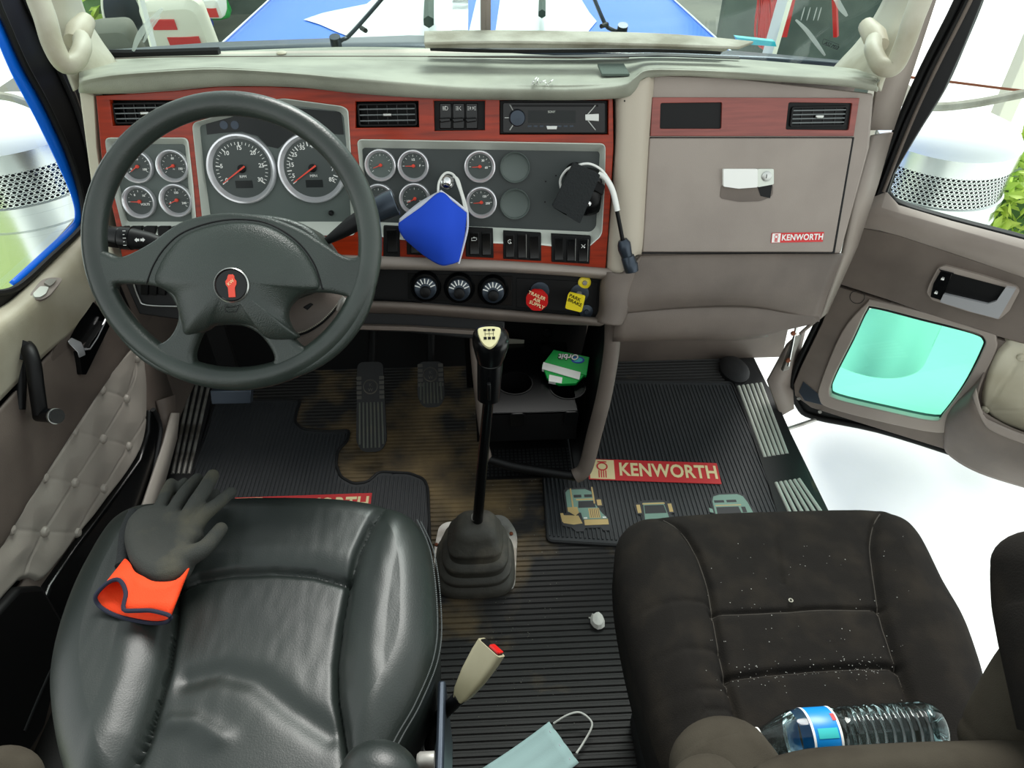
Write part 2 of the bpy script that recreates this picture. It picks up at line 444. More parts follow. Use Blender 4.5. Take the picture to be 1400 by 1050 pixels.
# left wall below the door
tag(MB().box(Fr((-.955, 0, 0), (0, 1, 0), (0, 0, 1)), -.6, 2.0, 0, .35, -.02, 0).build('wall_left', 'panel_dark', bevel=0), **ST)

tag(MB().box(Fr((-.955, 0, 0), (0, 1, 0), (0, 0, 1)), 1.47, 2.0, .35, .73, -.02, 0).build('wall_left', 'panel_dark', bevel=0), **ST)
# sills with bright ribs (scuff plates)
def sill(px_poly, groups, name, z=.012):
    b = [PZ(x, y, z) for x, y in px_poly]; pl = [(p.x, p.y-1) for p in b]
    s = MB().prism(FLOOR, rpoly(pl, .02), -.03, z).build(name, 'rubber', bevel=.004); tag(s, **ST)
    for (a, c, d, e_, n) in groups:     # a,c far edge left/right; d,e near edge left/right
        A, Cc, D, E_ = [PZ(x, y, z) for x, y in (a, c, d, e_)]
        for i in range(n):
            t = i/(n-1); p = A.lerp(Cc, t); q = D.lerp(E_, t)
            MB().tube([p, q], .0052, 8, flat=.9).build('tread_strip', 'steel' if name != 'trim_1' else 'silver', s)
    return s
sill([(985, 493), (1022, 492), (1056, 535), (1098, 630), (1126, 705), (1150, 800), (1095, 800), (1050, 660), (1003, 520), (983, 505)],
     [((1010, 528), (1040, 524), (1046, 625), (1076, 620), 6), ((1061, 660), (1092, 655), (1085, 712), (1126, 705), 6)], 'trim_1')
sill([(262, 505), (300, 500), (262, 655), (228, 800), (188, 800), (228, 650)],
     [((262, 520), (287, 520), (236, 648), (258, 648), 4)], 'trim_2')
# raised round pad at the front of the right sill
b = MB(); o_ = PZ(1003, 510, 0); b.lathe(Fr(o_, (1, 0, 0), (0, 1, 0)), [(.047, 0), (.047, .018), (.04, .026), (.02, .03), (0, .031)], 28, su=1, sv=1.5)
tag(b.build('trim_3', 'rubber'), **ST)
# beige and grey edge trim left of the sill
tag(MB().loft([[PX(212, 548, -.92), PX(236, 540, -.90)], [PX(222, 590, -.92), PX(237, 575, -.90)], [PX(205, 660, -.92), PX(232, 600, -.90)], [PX(160, 780, -.92), PX(192, 720, -.90)], [PX(95, 920, -.92), PX(140, 860, -.90)]], cap=False, closed=False).build('trim_4', 'panel_dark', solid=.01), **ST)
tag(MB().loft([[PX(233, 565, -.895), PX(243, 565, -.885)], [PX(222, 605, -.895), PX(240, 600, -.885)], [PX(195, 685, -.895), PX(226, 650, -.885)], [PX(165, 760, -.895), PX(205, 720, -.885)]], cap=False, closed=False).build('trim_5', 'vinyl_light', solid=.006), **ST)

# ---- A pillars
def pillar(rows, name, m='beige_dirty'):
    return tag(sheet(name, rows, m, nu=4, nv=5, solid=.01), **ST)
pillar([[PY(45, -30, 1.70), PY(75, -30, 1.72), PY(96, -30, 1.80)],
        [PY(60, 20, 1.68), PY(85, 20, 1.71), PY(112, 20, 1.80)],
        [PY(75, 60, 1.66), PY(105, 55, 1.70), PY(132, 55, 1.80)],
        [PY(88, 95, 1.62), PY(120, 85, 1.68), PY(150, 80, 1.79)],
        [PY(100, 125, 1.60), PY(125, 110, 1.66), PY(165, 100, 1.76)]], 'trim_6')
pillar([[PY(1225, -30, 1.80), PY(1262, -30, 1.70), PY(1285, -30, 1.68)],
        [PY(1208, 10, 1.80), PY(1240, 15, 1.70), PY(1270, 15, 1.67)],
        [PY(1180, 55, 1.80), PY(1215, 55, 1.68), PY(1245, 55, 1.64)],
        [PY(1150, 88, 1.79), PY(1190, 92, 1.66), PY(1215, 98, 1.60)],
        [PY(1130, 110, 1.76), PY(1185, 120, 1.62), PY(1205, 125, 1.56)]], 'trim_7')
# grab handles
def grab(pts, pad, rr, label):
    t = empty('grab_handle', pts[2], label, 'grab handle', 'grab handles on the windscreen pillars')
    p = cr(pts, 7); n = len(p)
    MB().tube(p, [rr*(1-.25*(i/n)) for i in range(n)], 14).build('grip', 'beige_dirty', t)
    c = PY(*pad, 1.66)
    MB().tube([c+V((0, .05, .01)), c, c+V((0, -.035, -.01))], [.018, .024, .018], 14).build('mounting_foot', 'beige', t)
grab([PY(42, -60, 1.60), PY(50, -10, 1.58), PY(62, 25, 1.56), PY(72, 60, 1.54), PY(87, 86, 1.53), PY(103, 84, 1.55), PY(113, 62, 1.60), PY(108, 48, 1.66)], (107, 44), .022, 'worn beige grab handle on the left windscreen pillar')
grab([PY(1276, -60, 1.58), PY(1262, -10, 1.56), PY(1249, 25, 1.54), PY(1237, 60, 1.53), PY(1222, 90, 1.52), PY(1205, 90, 1.53), PY(1194, 68, 1.58), PY(1196, 52, 1.66)], (1196, 50), .022, 'beige grab handle on the right windscreen pillar')

# ---- windscreen: pane, black seal, centre bar
WS = Fr((0, 1.86, 1.03), (1, 0, 0), (0, -.42, .91))
wsb = pxs(WS, [(88, -60), (102, 0), (118, 40), (133, 62), (152, 74), (300, 71), (640, 66), (1000, 78), (1120, 92), (1150, 88), (1185, 48), (1212, 0), (1235, -60)])
wsp = wsb+[(wsb[-1][0]-.02, wsb[-1][1]+.35), (wsb[0][0]+.02, wsb[0][1]+.35)]
wpane = tag(MB().prism(WS, wsp, -.004, 0).build('window_1', 'pane', smooth=False), **ST)
MB().tube([WS.P(u, v, .0) for u, v in cr(wsb[:6], 5)], .011, 8).build('window_seal', 'rubber_seal', wpane)
MB().tube([WS.P(u, v, .0) for u, v in cr(wsb[8:], 5)], .006, 8).build('window_seal', 'beige', wpane)
cb = [WS.px(664, 45, .01), WS.px(664, -70, .01)]
MB().tube(cb, .0125, 4).build('centre_bar', 'panel_grey', wpane, bevel=.002)
# small printed maker's mark low on the pane
text('AS2 M33', Fr(WS.px(1137, 62, .001), WS.U, WS.V).rot(radians(-22)), .012, 'black', wpane, name='glass_mark')
b = MB()
for (x0, y0), (x1, y1) in (((1126, 53), (1147, 61)), ((1147, 61), (1145, 68)), ((1145, 68), (1124, 60)), ((1124, 60), (1126, 53))):
    b.tube([WS.px(x0, y0, .001), WS.px(x1, y1, .001)], .0004, 4)
b.build('glass_mark', 'black', wpane)
# dried washer smears on the glass
def smear(pts, w, nm='dried_smear'):
    p = cr([WS.px(x, y, .003) for x, y in pts], 6); n = len(p)
    MB().tube(p, [w*(.35+.65*sin(pi*min(1, (i+.6)/n))) for i in range(n)], 8, flat=.12, upv=WS.N).build(nm, 'smear', wpane)
m_ = bpy.data.materials.new('smear'); m_.use_nodes = True; nt = m_.node_tree; bs = nt.nodes['Principled BSDF']; bs.inputs['Base Color'].default_value = (.75, .82, .8, 1); bs.inputs['Alpha'].default_value = .35; M['smear'] = m_
smear([(182, 70), (190, 50), (203, 32), (222, 12)], .007)
smear([(196, 58), (206, 38), (219, 22)], .004)
smear([(1088, 27), (1103, 42), (1118, 62), (1128, 76)], .005)
smear([(1140, -10), (1148, 8), (1158, 22)], .006)
for x in (1100, 1108, 1117, 1123): smear([(x, 10), (x-5, 28)], .0015)

# ================================================================ DASHBOARD
dash = empty('dashboard', (0, 1.5, .45), 'truck dashboard with red woodgrain facia, round gauges and grey passenger panel', 'dashboard')
# top pad: columns across, rows from windscreen to lip
cols = [(108, 84, 96, 116, 127), (150, 78, 90, 108, 128), (220, 73, 86, 102, 124), (300, 70, 84, 98, 118), (400, 66, 88, 104, 119), (480, 64, 94, 112, 127), (560, 65, 102, 118, 133), (640, 68, 108, 124, 136), (720, 74, 112, 124, 137),
        (790, 76, 112, 124, 137), (850, 77, 108, 119, 134), (868, 77, 98, 109, 126), (885, 78, 88, 98, 108), (930, 78, 88, 97, 104), (1000, 80, 91, 100, 108), (1080, 86, 97, 106, 113), (1150, 92, 101, 110, 118), (1190, 97, 106, 115, 124), (1199, 101, 110, 118, 126)]
rows = [[], [], [], [], [], [], []]
for (x, b0, t0, n0, l0) in cols:
    dr = x < 875; hh = .055 if dr else .03
    if x == 868: hh = .045
    rows[0].append(PZ(x, b0, 1.035)); rows[1].append(PZ(x, (b0+t0)/2, 1.045)); rows[2].append(FA.px(x, t0, hh*.55) if 0 else PZ(x, t0, 1.062))
    rows[3].append(FA.px(x, (t0+n0)/2+1, hh*.9)); rows[4].append(FA.px(x, n0+2, hh)); rows[5].append(FA.px(x, l0, hh*.6)); rows[6].append(FA.px(x, l0-4, -.01))
sheet('top_pad', rows, 'pad_top', dash, nu=4, nv=5, solid=.006, ang=70)
b = MB()
for xs in ([(120, 82), (220, 78), (400, 77), (560, 77), (700, 78), (860, 79)],):
    b.tube(cr([PZ(x, y, 1.052) for x, y in xs], 5), .0012, 6)
b.build('pad_seam', 'panel_dark', dash)
# torn stitches at the lip
b = MB()
for x, y, dx, dy in ((728, 112, 6, -6), (733, 115, 3, -8), (738, 113, 8, -3), (745, 112, 4, 5), (750, 114, 6, -5), (731, 110, -4, 5)):
    b.tube([PZ(x, y, 1.068), PZ(x+dx*.5, y+dy*.5, 1.078), PZ(x+dx, y+dy, 1.07)], .0012, 5)
b.build('torn_stitching', 'white', dash)
# defrost slot with a dark lining near the glass and small rubber plug
b = MB(); b.lathe(Fr(PZ(385, 73, 1.045), (1, 0, 0), (0, 1, 0)), [(.012, 0), (.012, .002), (.009, .004), (0, .004)], 20); b.build('plug', 'beige', dash)
slab('defrost_slot', Fr((0, 1.7, 1.0445), (1, 0, 0), (0, 1, 0)), [(585, 77), (790, 75), (900, 72), (1010, 77), (1012, 80), (900, 76), (790, 79)], 0, .002, 'black', dash, bevel=0)

# --- wood facia with real openings
def U(pts, h=0): return pxs(FA, pts, h)
WH = .010
wood_out = U([(131, 131), (180, 128), (240, 124), (300, 118), (370, 118), (450, 122), (540, 128), (600, 132), (690, 135), (838, 135), (839, 200), (833, 300), (828, 367), (740, 361), (560, 352), (455, 349), (300, 350), (167, 352), (158, 305), (139, 219)], WH)
H = {}
H['ventL'] = U([(150, 137), (243, 137), (246, 170), (154, 172)], WH)
H['ventM'] = U([(486, 139), (572, 138), (573, 174), (486, 175)], WH)
H['pod'] = U([(593, 138), (663, 138), (663, 178), (594, 179)], WH)
H['radio'] = U([(683, 137), (832, 137), (832, 184), (683, 184)], WH)
H['recL'] = rpoly(U([(143, 188), (257, 188), (264, 250), (270, 322), (170, 322), (152, 250)], WH), .012)
H['clu'] = rpoly(U([(262.5, 168), (385, 134), (468, 145), (476, 150), (481, 230), (486, 322), (279, 322), (269, 230)], WH), .012)
H['recR'] = rpoly(U([(488, 190), (828, 196), (827, 250), (823, 322), (800, 342), (740, 335), (550, 328), (510, 322), (494, 250)], WH), .012)
plate('wood_facia', FA, wood_out, list(H.values()), -.006, WH, 'wood', dash, bevel=.0015)
tag(MB().prism(FA, U([(135, 128), (845, 130), (842, 360), (835, 375), (160, 356), (150, 330)], -.02), -.05, -.035).build('facia_backing', 'black', dash), None)
# beige end post left of the wood, black shadow gap
slab('end_post', FA, [(107, 122), (128, 128), (132, 200), (150, 330), (165, 380), (150, 385), (135, 330), (120, 220)], -.06, .004, 'beige', dash, bevel=.004)
# gauge recesses: bright bevelled frame sloping in to a dark floor
def recess(key, outer, inner, ro=.012, fm='cluster'):
    O_ = rpoly(U(outer, WH+.001), ro); I_ = rpoly(U(inner, -.016), ro*.6)
    o2 = [(u+(iu-u)*.12, v+(iv-v)*.12) for (u, v), (iu, iv) in zip(O_, I_)]
    MB().loft([[FA.P(u, v, .002) for u, v in O_], [FA.P(u, v, WH+.0015) for u, v in O_], [FA.P(u, v, WH+.001) for u, v in o2], [FA.P(u, v, -.016) for u, v in I_]], cap=False).build('recess_frame', 'silver', dash, ang=25)
    MB().prism(FA, H[key], -.030, -.016).build('gauge_panel', fm, dash, bevel=0)
recess('recL', [(143, 188), (257, 188), (264, 250), (270, 322), (170, 322), (152, 250)], [(154, 197), (253, 197), (257, 250), (263, 303), (174, 303), (163, 250)])
recess('clu', [(262.5, 168), (385, 134), (468, 145), (476, 150), (481, 230), (486, 322), (279, 322), (269, 230)], [(273, 172), (385, 142), (462, 152), (470, 158), (476, 230), (480, 303), (289, 303), (279, 230)])
recess('recR', [(488, 190), (828, 196), (827, 250), (823, 322), (800, 342), (740, 335), (550, 328), (510, 322), (494, 250)], [(495, 202), (820, 207), (818, 250), (815, 310), (808, 317), (740, 314), (550, 305), (508, 303), (500, 250)], fm='cluster_dark')
# warning light window in the cluster
slab('warning_light_window', FA, [(281, 166), (385, 146), (466, 153), (470, 184), (432, 182), (412, 176), (395, 190), (380, 203), (366, 200), (352, 186), (330, 180), (300, 182), (283, 184)], -.016, -.0145, 'screen', dash, bevel=0)
b = MB()
for x in (306, 321): b.lathe(Fr(FA.px(x, 171, -.0140), FA.U, FA.V), [(.0085, 0), (.0085, .0004), (0, .0004)], 20)
b.build('warning_lamp', 'gunmetal', dash)

def gauge(px, py, rp, lab, start, end, n, major, nums, needle, big=False, blank=False, unit=None, dialm='dial'):
    c = FA.px(px, py, -.010); d = (c-EYE).dot(CF); r = rp/FOC*d
    f = Fr(c, FA.U, FA.V)
    if blank:
        g = MB().lathe(f, [(r, -.006), (r, .003), (r*.97, .004), (r*.93, .003), (r*.9, -.003), (r*.8, -.0045), (0, -.0045)], 40, caps=False).build('blank_gauge_cover', 'black' if blank == 1 else 'cluster', dash); return g
    bz = [(r, -.006), (r*1.0, .002), (r*.97, .006), (r*.92, .0065), (r*.80 if not big else r*.87, .0015), (r*.76 if not big else r*.83, -.004)]
    g = MB().lathe(f, bz, 56, caps=False).build('gauge', 'bright_metal', dash)
    ri = r*(.76 if not big else .83)
    MB().lathe(f, [(ri+.001, -.0055), (ri+.001, -.004), (0, -.004)], 48).build('dial_face', dialm, g)
    tk = MB()
    for i in range(n+1):
        a = radians(start+(end-start)*i/n); mj = i % major == 0; L = ri*(.16 if mj else .09); w = ri*(.018 if mj else .010)
        dr = V((cos(a), sin(a))); ff = Fr(f.P(dr.x*ri*.9, dr.y*ri*.9, 0), f.U*cos(a)+f.V*sin(a), -f.U*sin(a)+f.V*cos(a))
        tk.box(ff, -L, 0, -w, w, -.004, -.0036)
    tk.build('dial_marks', 'white', g, smooth=False)
    for s, a_, rad in nums:
        a = radians(a_); text(s, Fr(f.P(cos(a)*ri*rad, sin(a)*ri*rad, 0), f.U, f.V), ri*(.2 if big else .24), 'white', g, name='dial_number', h=-.004, ex=.0002, bold=.0002)
    if unit: text(unit, Fr(f.P(0, -ri*.27, 0), f.U, f.V), ri*.13, 'white', g, name='dial_number', h=-.004, ex=.0002)
    a = radians(needle); dr = f.U*cos(a)+f.V*sin(a); q = -f.U*sin(a)+f.V*cos(a); w = ri*(.03 if big else .045)
    hubp = f.P(0, 0, 0)
    MB().lathe(f, [(ri*.14, -.004), (ri*.14, .0), (ri*.10, .0012), (0, .0012)], 24).build('needle_hub', 'black' if big else 'red_needle', g)
    Ln = ri*(.84 if big else .66)
    MB().add([hubp-dr*ri*.16+q*w+f.N*.002, hubp-dr*ri*.16-q*w+f.N*.002, hubp+dr*Ln-q*w*.45, hubp+dr*Ln+q*w*.45, hubp-dr*ri*.16+q*w+f.N*.0032, hubp-dr*ri*.16-q*w+f.N*.0032, hubp+dr*Ln-q*w*.45+f.N*.001, hubp+dr*Ln+q*w*.45+f.N*.001],
             [(0, 1, 2, 3), (4, 5, 6, 7), (0, 1, 5, 4), (1, 2, 6, 5), (2, 3, 7, 6), (3, 0, 4, 7)]).build('needle', 'red_needle', g, smooth=False)
    if big:
        MB().box(f, -ri*.30, ri*.30, -ri*.66, -ri*.40, -.004, -.0034).build('display', 'screen', g, smooth=False)
    return g
def arcn(lst, s, e_, rad): return [(t, s+(e_-s)*i/(len(lst)-1), rad) for i, t in enumerate(lst)]
g = gauge(330, 231, 47, 't', 215, -35, 30, 5, arcn(['0', '5', '10', '15', '20', '25', '30'], 213, -33, .70), 214, big=True, unit='RPM')
g = gauge(427, 230, 47, 's', 215, -35, 34, 4, arcn(['5', '15', '25', '35', '45', '55', '65', '75', '85'], 200, -33, .74), 214, big=True, unit='MPH')
smallnums = lambda L: arcn(L, 200, -25, .58)
gauge(187, 228, 22, '', 210, -30, 12, 3, smallnums(['0', '50', '100']), 215)
gauge(236, 227, 22, '', 215, -35, 12, 3, smallnums(['0', '60', '150']), 200, unit='PSI')
gauge(190, 276, 22.5, '', 180, 0, 8, 2, [('8', 120, .6), ('16', 50, .6), ('VOLTS', -30, .45)], 178)
gauge(241, 274, 22.5, '', 215, -35, 12, 3, smallnums(['0', '150', '240']), 203)
gauge(520, 226, 21.5, '', 215, -35, 12, 3, [], 200, dialm='cluster')
gauge(565, 227, 21.5, '', 180, 0, 8, 2, [('F', 0, .55), ('1/2', 90, .5)], 180)
gauge(518, 273, 21.5, '', 215, -35, 12, 3, [], 200)
gauge(567, 272, 21.5, '', 215, -35, 10, 5, smallnums(['100', '250']), 205)
gauge(656, 228, 21.5, '', 180, 0, 8, 2, [('30', 60, .55), ('60', -10, .55)], 182)
gauge(658, 277, 21.5, '', 180, 0, 8, 2, [('120', 60, .55), ('250', -10, .55)], 184)
gauge(704, 229, 20.5, '', 0, 0, 1, 1, [], 0, blank=2)
gauge(704, 279, 20.5, '', 0, 0, 1, 1, [], 0, blank=2)
for x, y in ((746, 248), (745, 276), (760, 240)): MB().lathe(Fr(FA.px(x, y, -.0155), FA.U, FA.V), [(.0018, 0), (.0018, .001), (0, .001)], 10).build('panel_screw', 'black', dash)
MB().lathe(Fr(FA.px(453, 291, -.0155), FA.U, FA.V), [(.006, 0), (.006, .004), (.004, .012), (0, .013)], 16).build('reset_button', 'black', dash)

def vent(key_px, fr, nx, ny, h=-.002, parent=dash, knob=(.5, .5), lip='wood'):
    p = [V(fr.uv(x, y, h)) for x, y in key_px]; c = sum(p, V((0, 0)))/4
    w = ((p[1]-p[0]).length+(p[2]-p[3]).length)/2-.004; hh = ((p[3]-p[0]).length+(p[2]-p[1]).length)/2-.003
    f = Fr(fr.P(c.x, c.y, h), fr.U, fr.V)
    v = plate('air_vent', f, rpoly([(-w/2, -hh/2), (w/2, -hh/2), (w/2, hh/2), (-w/2, hh/2)], .006), [rpoly([(-w/2+.004, -hh/2+.004), (w/2-.004, -hh/2+.004), (w/2-.004, hh/2-.004), (-w/2+.004, hh/2-.004)], .004)], -.02, .003, 'black', parent, bevel=.0008)
    b = MB()
    for i in range(1, nx): x = -w/2+w*i/nx; b.box(f, x-.0007, x+.0007, -hh/2+.003, hh/2-.003, -.010, -.001)
    b.build('vane', 'black_gloss', v)
    b = MB()
    for j in range(1, ny): y = -hh/2+hh*j/ny; b.box(f, -w/2+.003, w/2-.003, y-.0012, y+.0012, -.006, .002)
    b.build('louvre', 'louvre_grey', v)
    MB().box(f, -w/2, w/2, -hh/2, hh/2, -.03, -.026).build('vent_back', 'black', v)
    kx = -w/2+w*knob[0]; MB().box(f, kx-.009, kx+.009, -.0035, .0035, .001, .008).build('vent_tab', 'satin', v, bevel=.002)
    return v
vent([(152, 139), (243, 139), (246, 169), (156, 171)], FA, 6, 4)
vent([(488, 140), (571, 140), (572, 173), (488, 174)], FA, 6, 4)
# lighting switch pod: three levers
pod = MB().prism(FA, H['pod'], -.02, -.006).build('switch_pod', 'black', dash)
for i, (x, s) in enumerate(((609, 'D'), (627, 'K'), (645, 'X'))):
    sw = slab('toggle_switch', FA, [(x-8, 141), (x+8, 141), (x+8, 176), (x-8, 176)], -.006, -.001, 'black_gloss', dash, bevel=.0015)
    slab('toggle_lever', FA, [(x-9, 162), (x+6, 161), (x+7, 166), (x-7, 168)], 0, .018, 'black_gloss', sw, bevel=.002)
    ic = MB(); f = Fr(FA.px(x, 148, -.001), FA.U, FA.V)
    if i == 0:
        ic.box(f, -.001, .0, -.004, .004, 0, .0005); ic.tube([f.P(.000, .004), f.P(.004, .003), f.P(.005, 0), f.P(.004, -.003), f.P(0, -.004)], .0006, 6)
        for k in (-.003, -.001, .001, .003): ic.box(f, -.006, -.002, k-.0004, k+.0004, 0, .0005)
    elif i == 1:
        ic.box(f, -.002, -.001, -.004, .004, 0, .0005); ic.tube([f.P(.005, .004), f.P(.001, 0), f.P(.005, -.004)], .0006, 6)
        for k in (-.003, 0, .003): ic.box(f, -.006, -.003, k-.0004, k+.0004, 0, .0005)
    else:
        for sgn in (-1, 1):
            ic.tube([f.P(sgn*.002, .003), f.P(sgn*.004, 0), f.P(sgn*.002, -.003), f.P(sgn*.002, .003)], .0006, 6)
            for k in (-.003, 0, .003): ic.box(f, min(sgn*.005, sgn*.009), max(sgn*.005, sgn*.009), k-.0004, k+.0004, 0, .0005)
    ic.build('switch_symbol', 'white', sw, smooth=False)

# rocker switches along the lower edge
def rocker(x0, x1, y0, y1, sym=None, lit=False):
    s = slab('rocker_switch', FA, [(x0, y0), (x1, y0+1), (x1+.5, y1+1), (x0+.5, y1)], -.004, .014, 'black', dash, bevel=.002)
    xm = (x0+x1)/2; f = Fr(FA.px(xm, (y0+y1)/2, .014), FA.U, FA.V); w = abs(FA.uv(x1, y0, .014)[0]-FA.uv(x0, y0, .014)[0])*.42; hh = abs(FA.uv(x0, y0, .014)[1]-FA.uv(x0, y1, .014)[1])*.44
    MB().loft([[f.P(-w, -hh, 0), f.P(w, -hh, 0), f.P(w, -hh, .005), f.P(-w, -hh, .005)], [f.P(-w, hh*.1, 0), f.P(w, hh*.1, 0), f.P(w, hh*.1, .0015), f.P(-w, hh*.1, .0015)], [f.P(-w, hh, 0), f.P(w, hh, 0), f.P(w, hh, .006), f.P(-w, hh, .006)]]).build('rocker', 'black_gloss', s, bevel=.001)
    if lit: MB().box(f, w*1.02, w*1.12, -hh, hh, .001, .006).build('guide_line', 'satin', s, smooth=False)
    if sym:
        q = Fr(f.P(0, hh*.42, .0055), f.U, f.V); k = w*.55; sb = MB()
        if sym == 'E': sb.tube([q.P(*p) for p in ((-k, -k*.5), (k*.6, -k*.5), (k, -k*.1), (k, k*.5), (-k*.3, k*.5), (-k*.3, k*.8), (k*.3, k*.8), (k*.3, k*.5), (-k, k*.5), (-k, -k*.5))], .0005, 5)
        elif sym == 'C': sb.tube([q.P(k*.8*cos(a), k*.8*sin(a)) for a in [radians(50+i*26) for i in range(11)]], .0006, 5).tube([q.P(0, 0), q.P(k*.7, -k*.7)], .0006, 5)
        else: sb.tube([q.P(-k*.8, k*.7), q.P(0, -k*.2), q.P(k*.8, k*.7)], .0006, 5).tube([q.P(-k*.8, -k*.8), q.P(-k*.1, k*.1)], .0006, 5).box(q, k*.1, k*.7, -k*.8, -k*.3, 0, .0005)
        sb.build('switch_symbol', 'white', s, smooth=False)
    return s
slab('switch_bezel', FA, [(524, 309), (546, 310), (547, 352), (524, 351)], -.002, .0125, 'black', dash)
slab('switch_bezel', FA, [(636, 311), (674, 313), (675, 353), (637, 351)], -.002, .0125, 'black', dash)
slab('switch_bezel', FA, [(688, 316), (740, 319), (740, 357), (688, 354)], -.002, .0125, 'black', dash)
slab('switch_bezel', FA, [(754, 320), (808, 323), (806, 361), (754, 358)], -.002, .0125, 'black', dash)
slab('switch_bezel', FA, [(556, 318), (600, 320), (600, 350), (556, 348)], -.002, .0125, 'black', dash)
rocker(528, 544, 312, 346); rocker(560, 577, 320, 347); rocker(641, 656, 316, 349, 'E'); rocker(658, 672, 316, 350)
rocker(690, 704, 319, 353, 'C'); rocker(707, 720, 318, 354, None, True); rocker(723, 738, 320, 355)
rocker(757, 771, 323, 357); rocker(774, 787, 324, 358, None, True); rocker(790, 804, 325, 359, 'X', True)
for x in (158, 177, 196, 215, 234): slab('rocker_switch', FA, [(x, 310), (x+16, 310), (x+17, 334), (x+1, 334)], -.004, .012, 'black', dash, bevel=.002)

# radio, its own unit
rad = empty('car_radio', FA.px(757, 160, 0), 'black single-slot car radio with a round knob in the wood facia', 'radio')
MB().prism(FA, H['radio'], -.05, -.002).build('housing', 'black', rad, bevel=.002)
slab('face_plate', FA, [(688, 141), (827, 141), (827, 181), (688, 181)], -.002, .006, 'black_gloss', rad, r=.004, bevel=.002)
MB().lathe(Fr(FA.px(707, 161, .006), FA.U, FA.V), [(.0175, 0), (.017, .012), (.015, .015), (0, .0155)], 36).build('volume_knob', 'gunmetal', rad)
slab('display', FA, [(722, 151), (787, 151), (787, 168), (722, 168)], .006, .0068, 'screen', rad, bevel=0)
slab('disc_slot', FA, [(700, 143), (818, 143), (818, 146), (700, 146)], .006, .0065, 'black', rad, bevel=0)
text('SONY', Fr(FA.px(754, 153, .0068), FA.U, FA.V), .006, 'silver', rad)
b = MB()
for pts in ([(697, 143), (702, 152)], [(697, 178), (702, 170)], [(814, 144), (803, 157), (803, 164), (814, 178)], [(697, 161), (690, 161)]):
    b.tube([FA.px(x, y, .008) for x, y in pts], .0014, 8)
b.build('bright_trim', 'satin', rad)
slab('source_key', FA, [(800, 156), (819, 155), (819, 166), (800, 165)], .006, .010, 'satin', rad, bevel=.001)
b = MB()
for i in range(8): x = 724+i*8.2; b.box(Fr(FA.px(x, 172.5, .0062), FA.U, FA.V), -.004, .004, -.0015, .0015, 0, .0008)
b.build('preset_key', 'gunmetal', rad)
slab('source_key', FA, [(747, 172), (762, 172), (761, 177), (748, 177)], .006, .0085, 'satin', rad, bevel=.0005)

# beige curved column between facia and passenger panel
sheet('divider_column', [[FA.px(x, y, h) for x, y, h in r] for r in (
    [(840, 128, -.03), (846, 126, .018), (862, 118, .028), (884, 106, .024), (893, 104, .0)],
    [(841, 180, -.03), (847, 180, .018), (864, 180, .028), (880, 180, .022), (889, 182, -.01)],
    [(837, 250, -.03), (843, 250, .018), (860, 250, .03), (877, 250, .022), (884, 255, -.01)],
    [(831, 320, -.03), (837, 320, .018), (856, 325, .032), (873, 328, .022), (879, 335, -.01)],
    [(828, 372, -.03), (834, 372, .018), (850, 372, .034), (866, 350, .024), (877, 348, -.01)])], 'column_beige', dash, nu=5, nv=5, solid=.003)
MB().lathe(Fr(FA.px(854, 138, .0285), FA.U, FA.V), [(.002, 0), (.002, .001), (0, .001)], 10).lathe(Fr(FA.px(859, 144, .0285), FA.U, FA.V), [(.002, 0), (.002, .001), (0, .001)], 10).build('screw', 'black', dash)
# grey ledge under the facia, turning into the right console side
sheet('lower_ledge', [[FA.px(x, y, h) for x, y, h in r] for r in (
    [(440, 347, .0), (560, 351, .0), (700, 356, .0), (828, 366, .0), (846, 368, .0)],
    [(440, 350, .022), (560, 353, .022), (700, 359, .022), (828, 368, .022), (850, 372, .03)],
    [(440, 362, .03), (560, 364, .03), (700, 368, .03), (828, 376, .03), (854, 384, .03)],
    [(440, 368, .01), (560, 369, .01), (700, 373, .01), (822, 382, .01), (846, 395, .01)])], 'panel_grey', dash, nu=4, nv=4, solid=.004)
# right end of the lower console: rounded grey cheek
sheet('console_cheek', [[FA.px(x, y, h) for x, y, h in r] for r in (
    [(826, 374, .0), (834, 372, .034), (852, 372, .034), (876, 349, .014)],
    [(822, 392, .0), (830, 390, .034), (850, 392, .034), (866, 385, .014)],
    [(820, 425, .0), (828, 425, .034), (843, 430, .034), (856, 428, .014)],
    [(812, 438, .0), (822, 442, .034), (838, 444, .034), (848, 444, .014)])], 'panel_dark', dash, nu=4, nv=4, solid=.004)
slab('grip_slot', FA, [(847, 392), (853, 380), (852, 400), (845, 420), (840, 420)], .033, .0362, 'black', dash, bevel=.001)
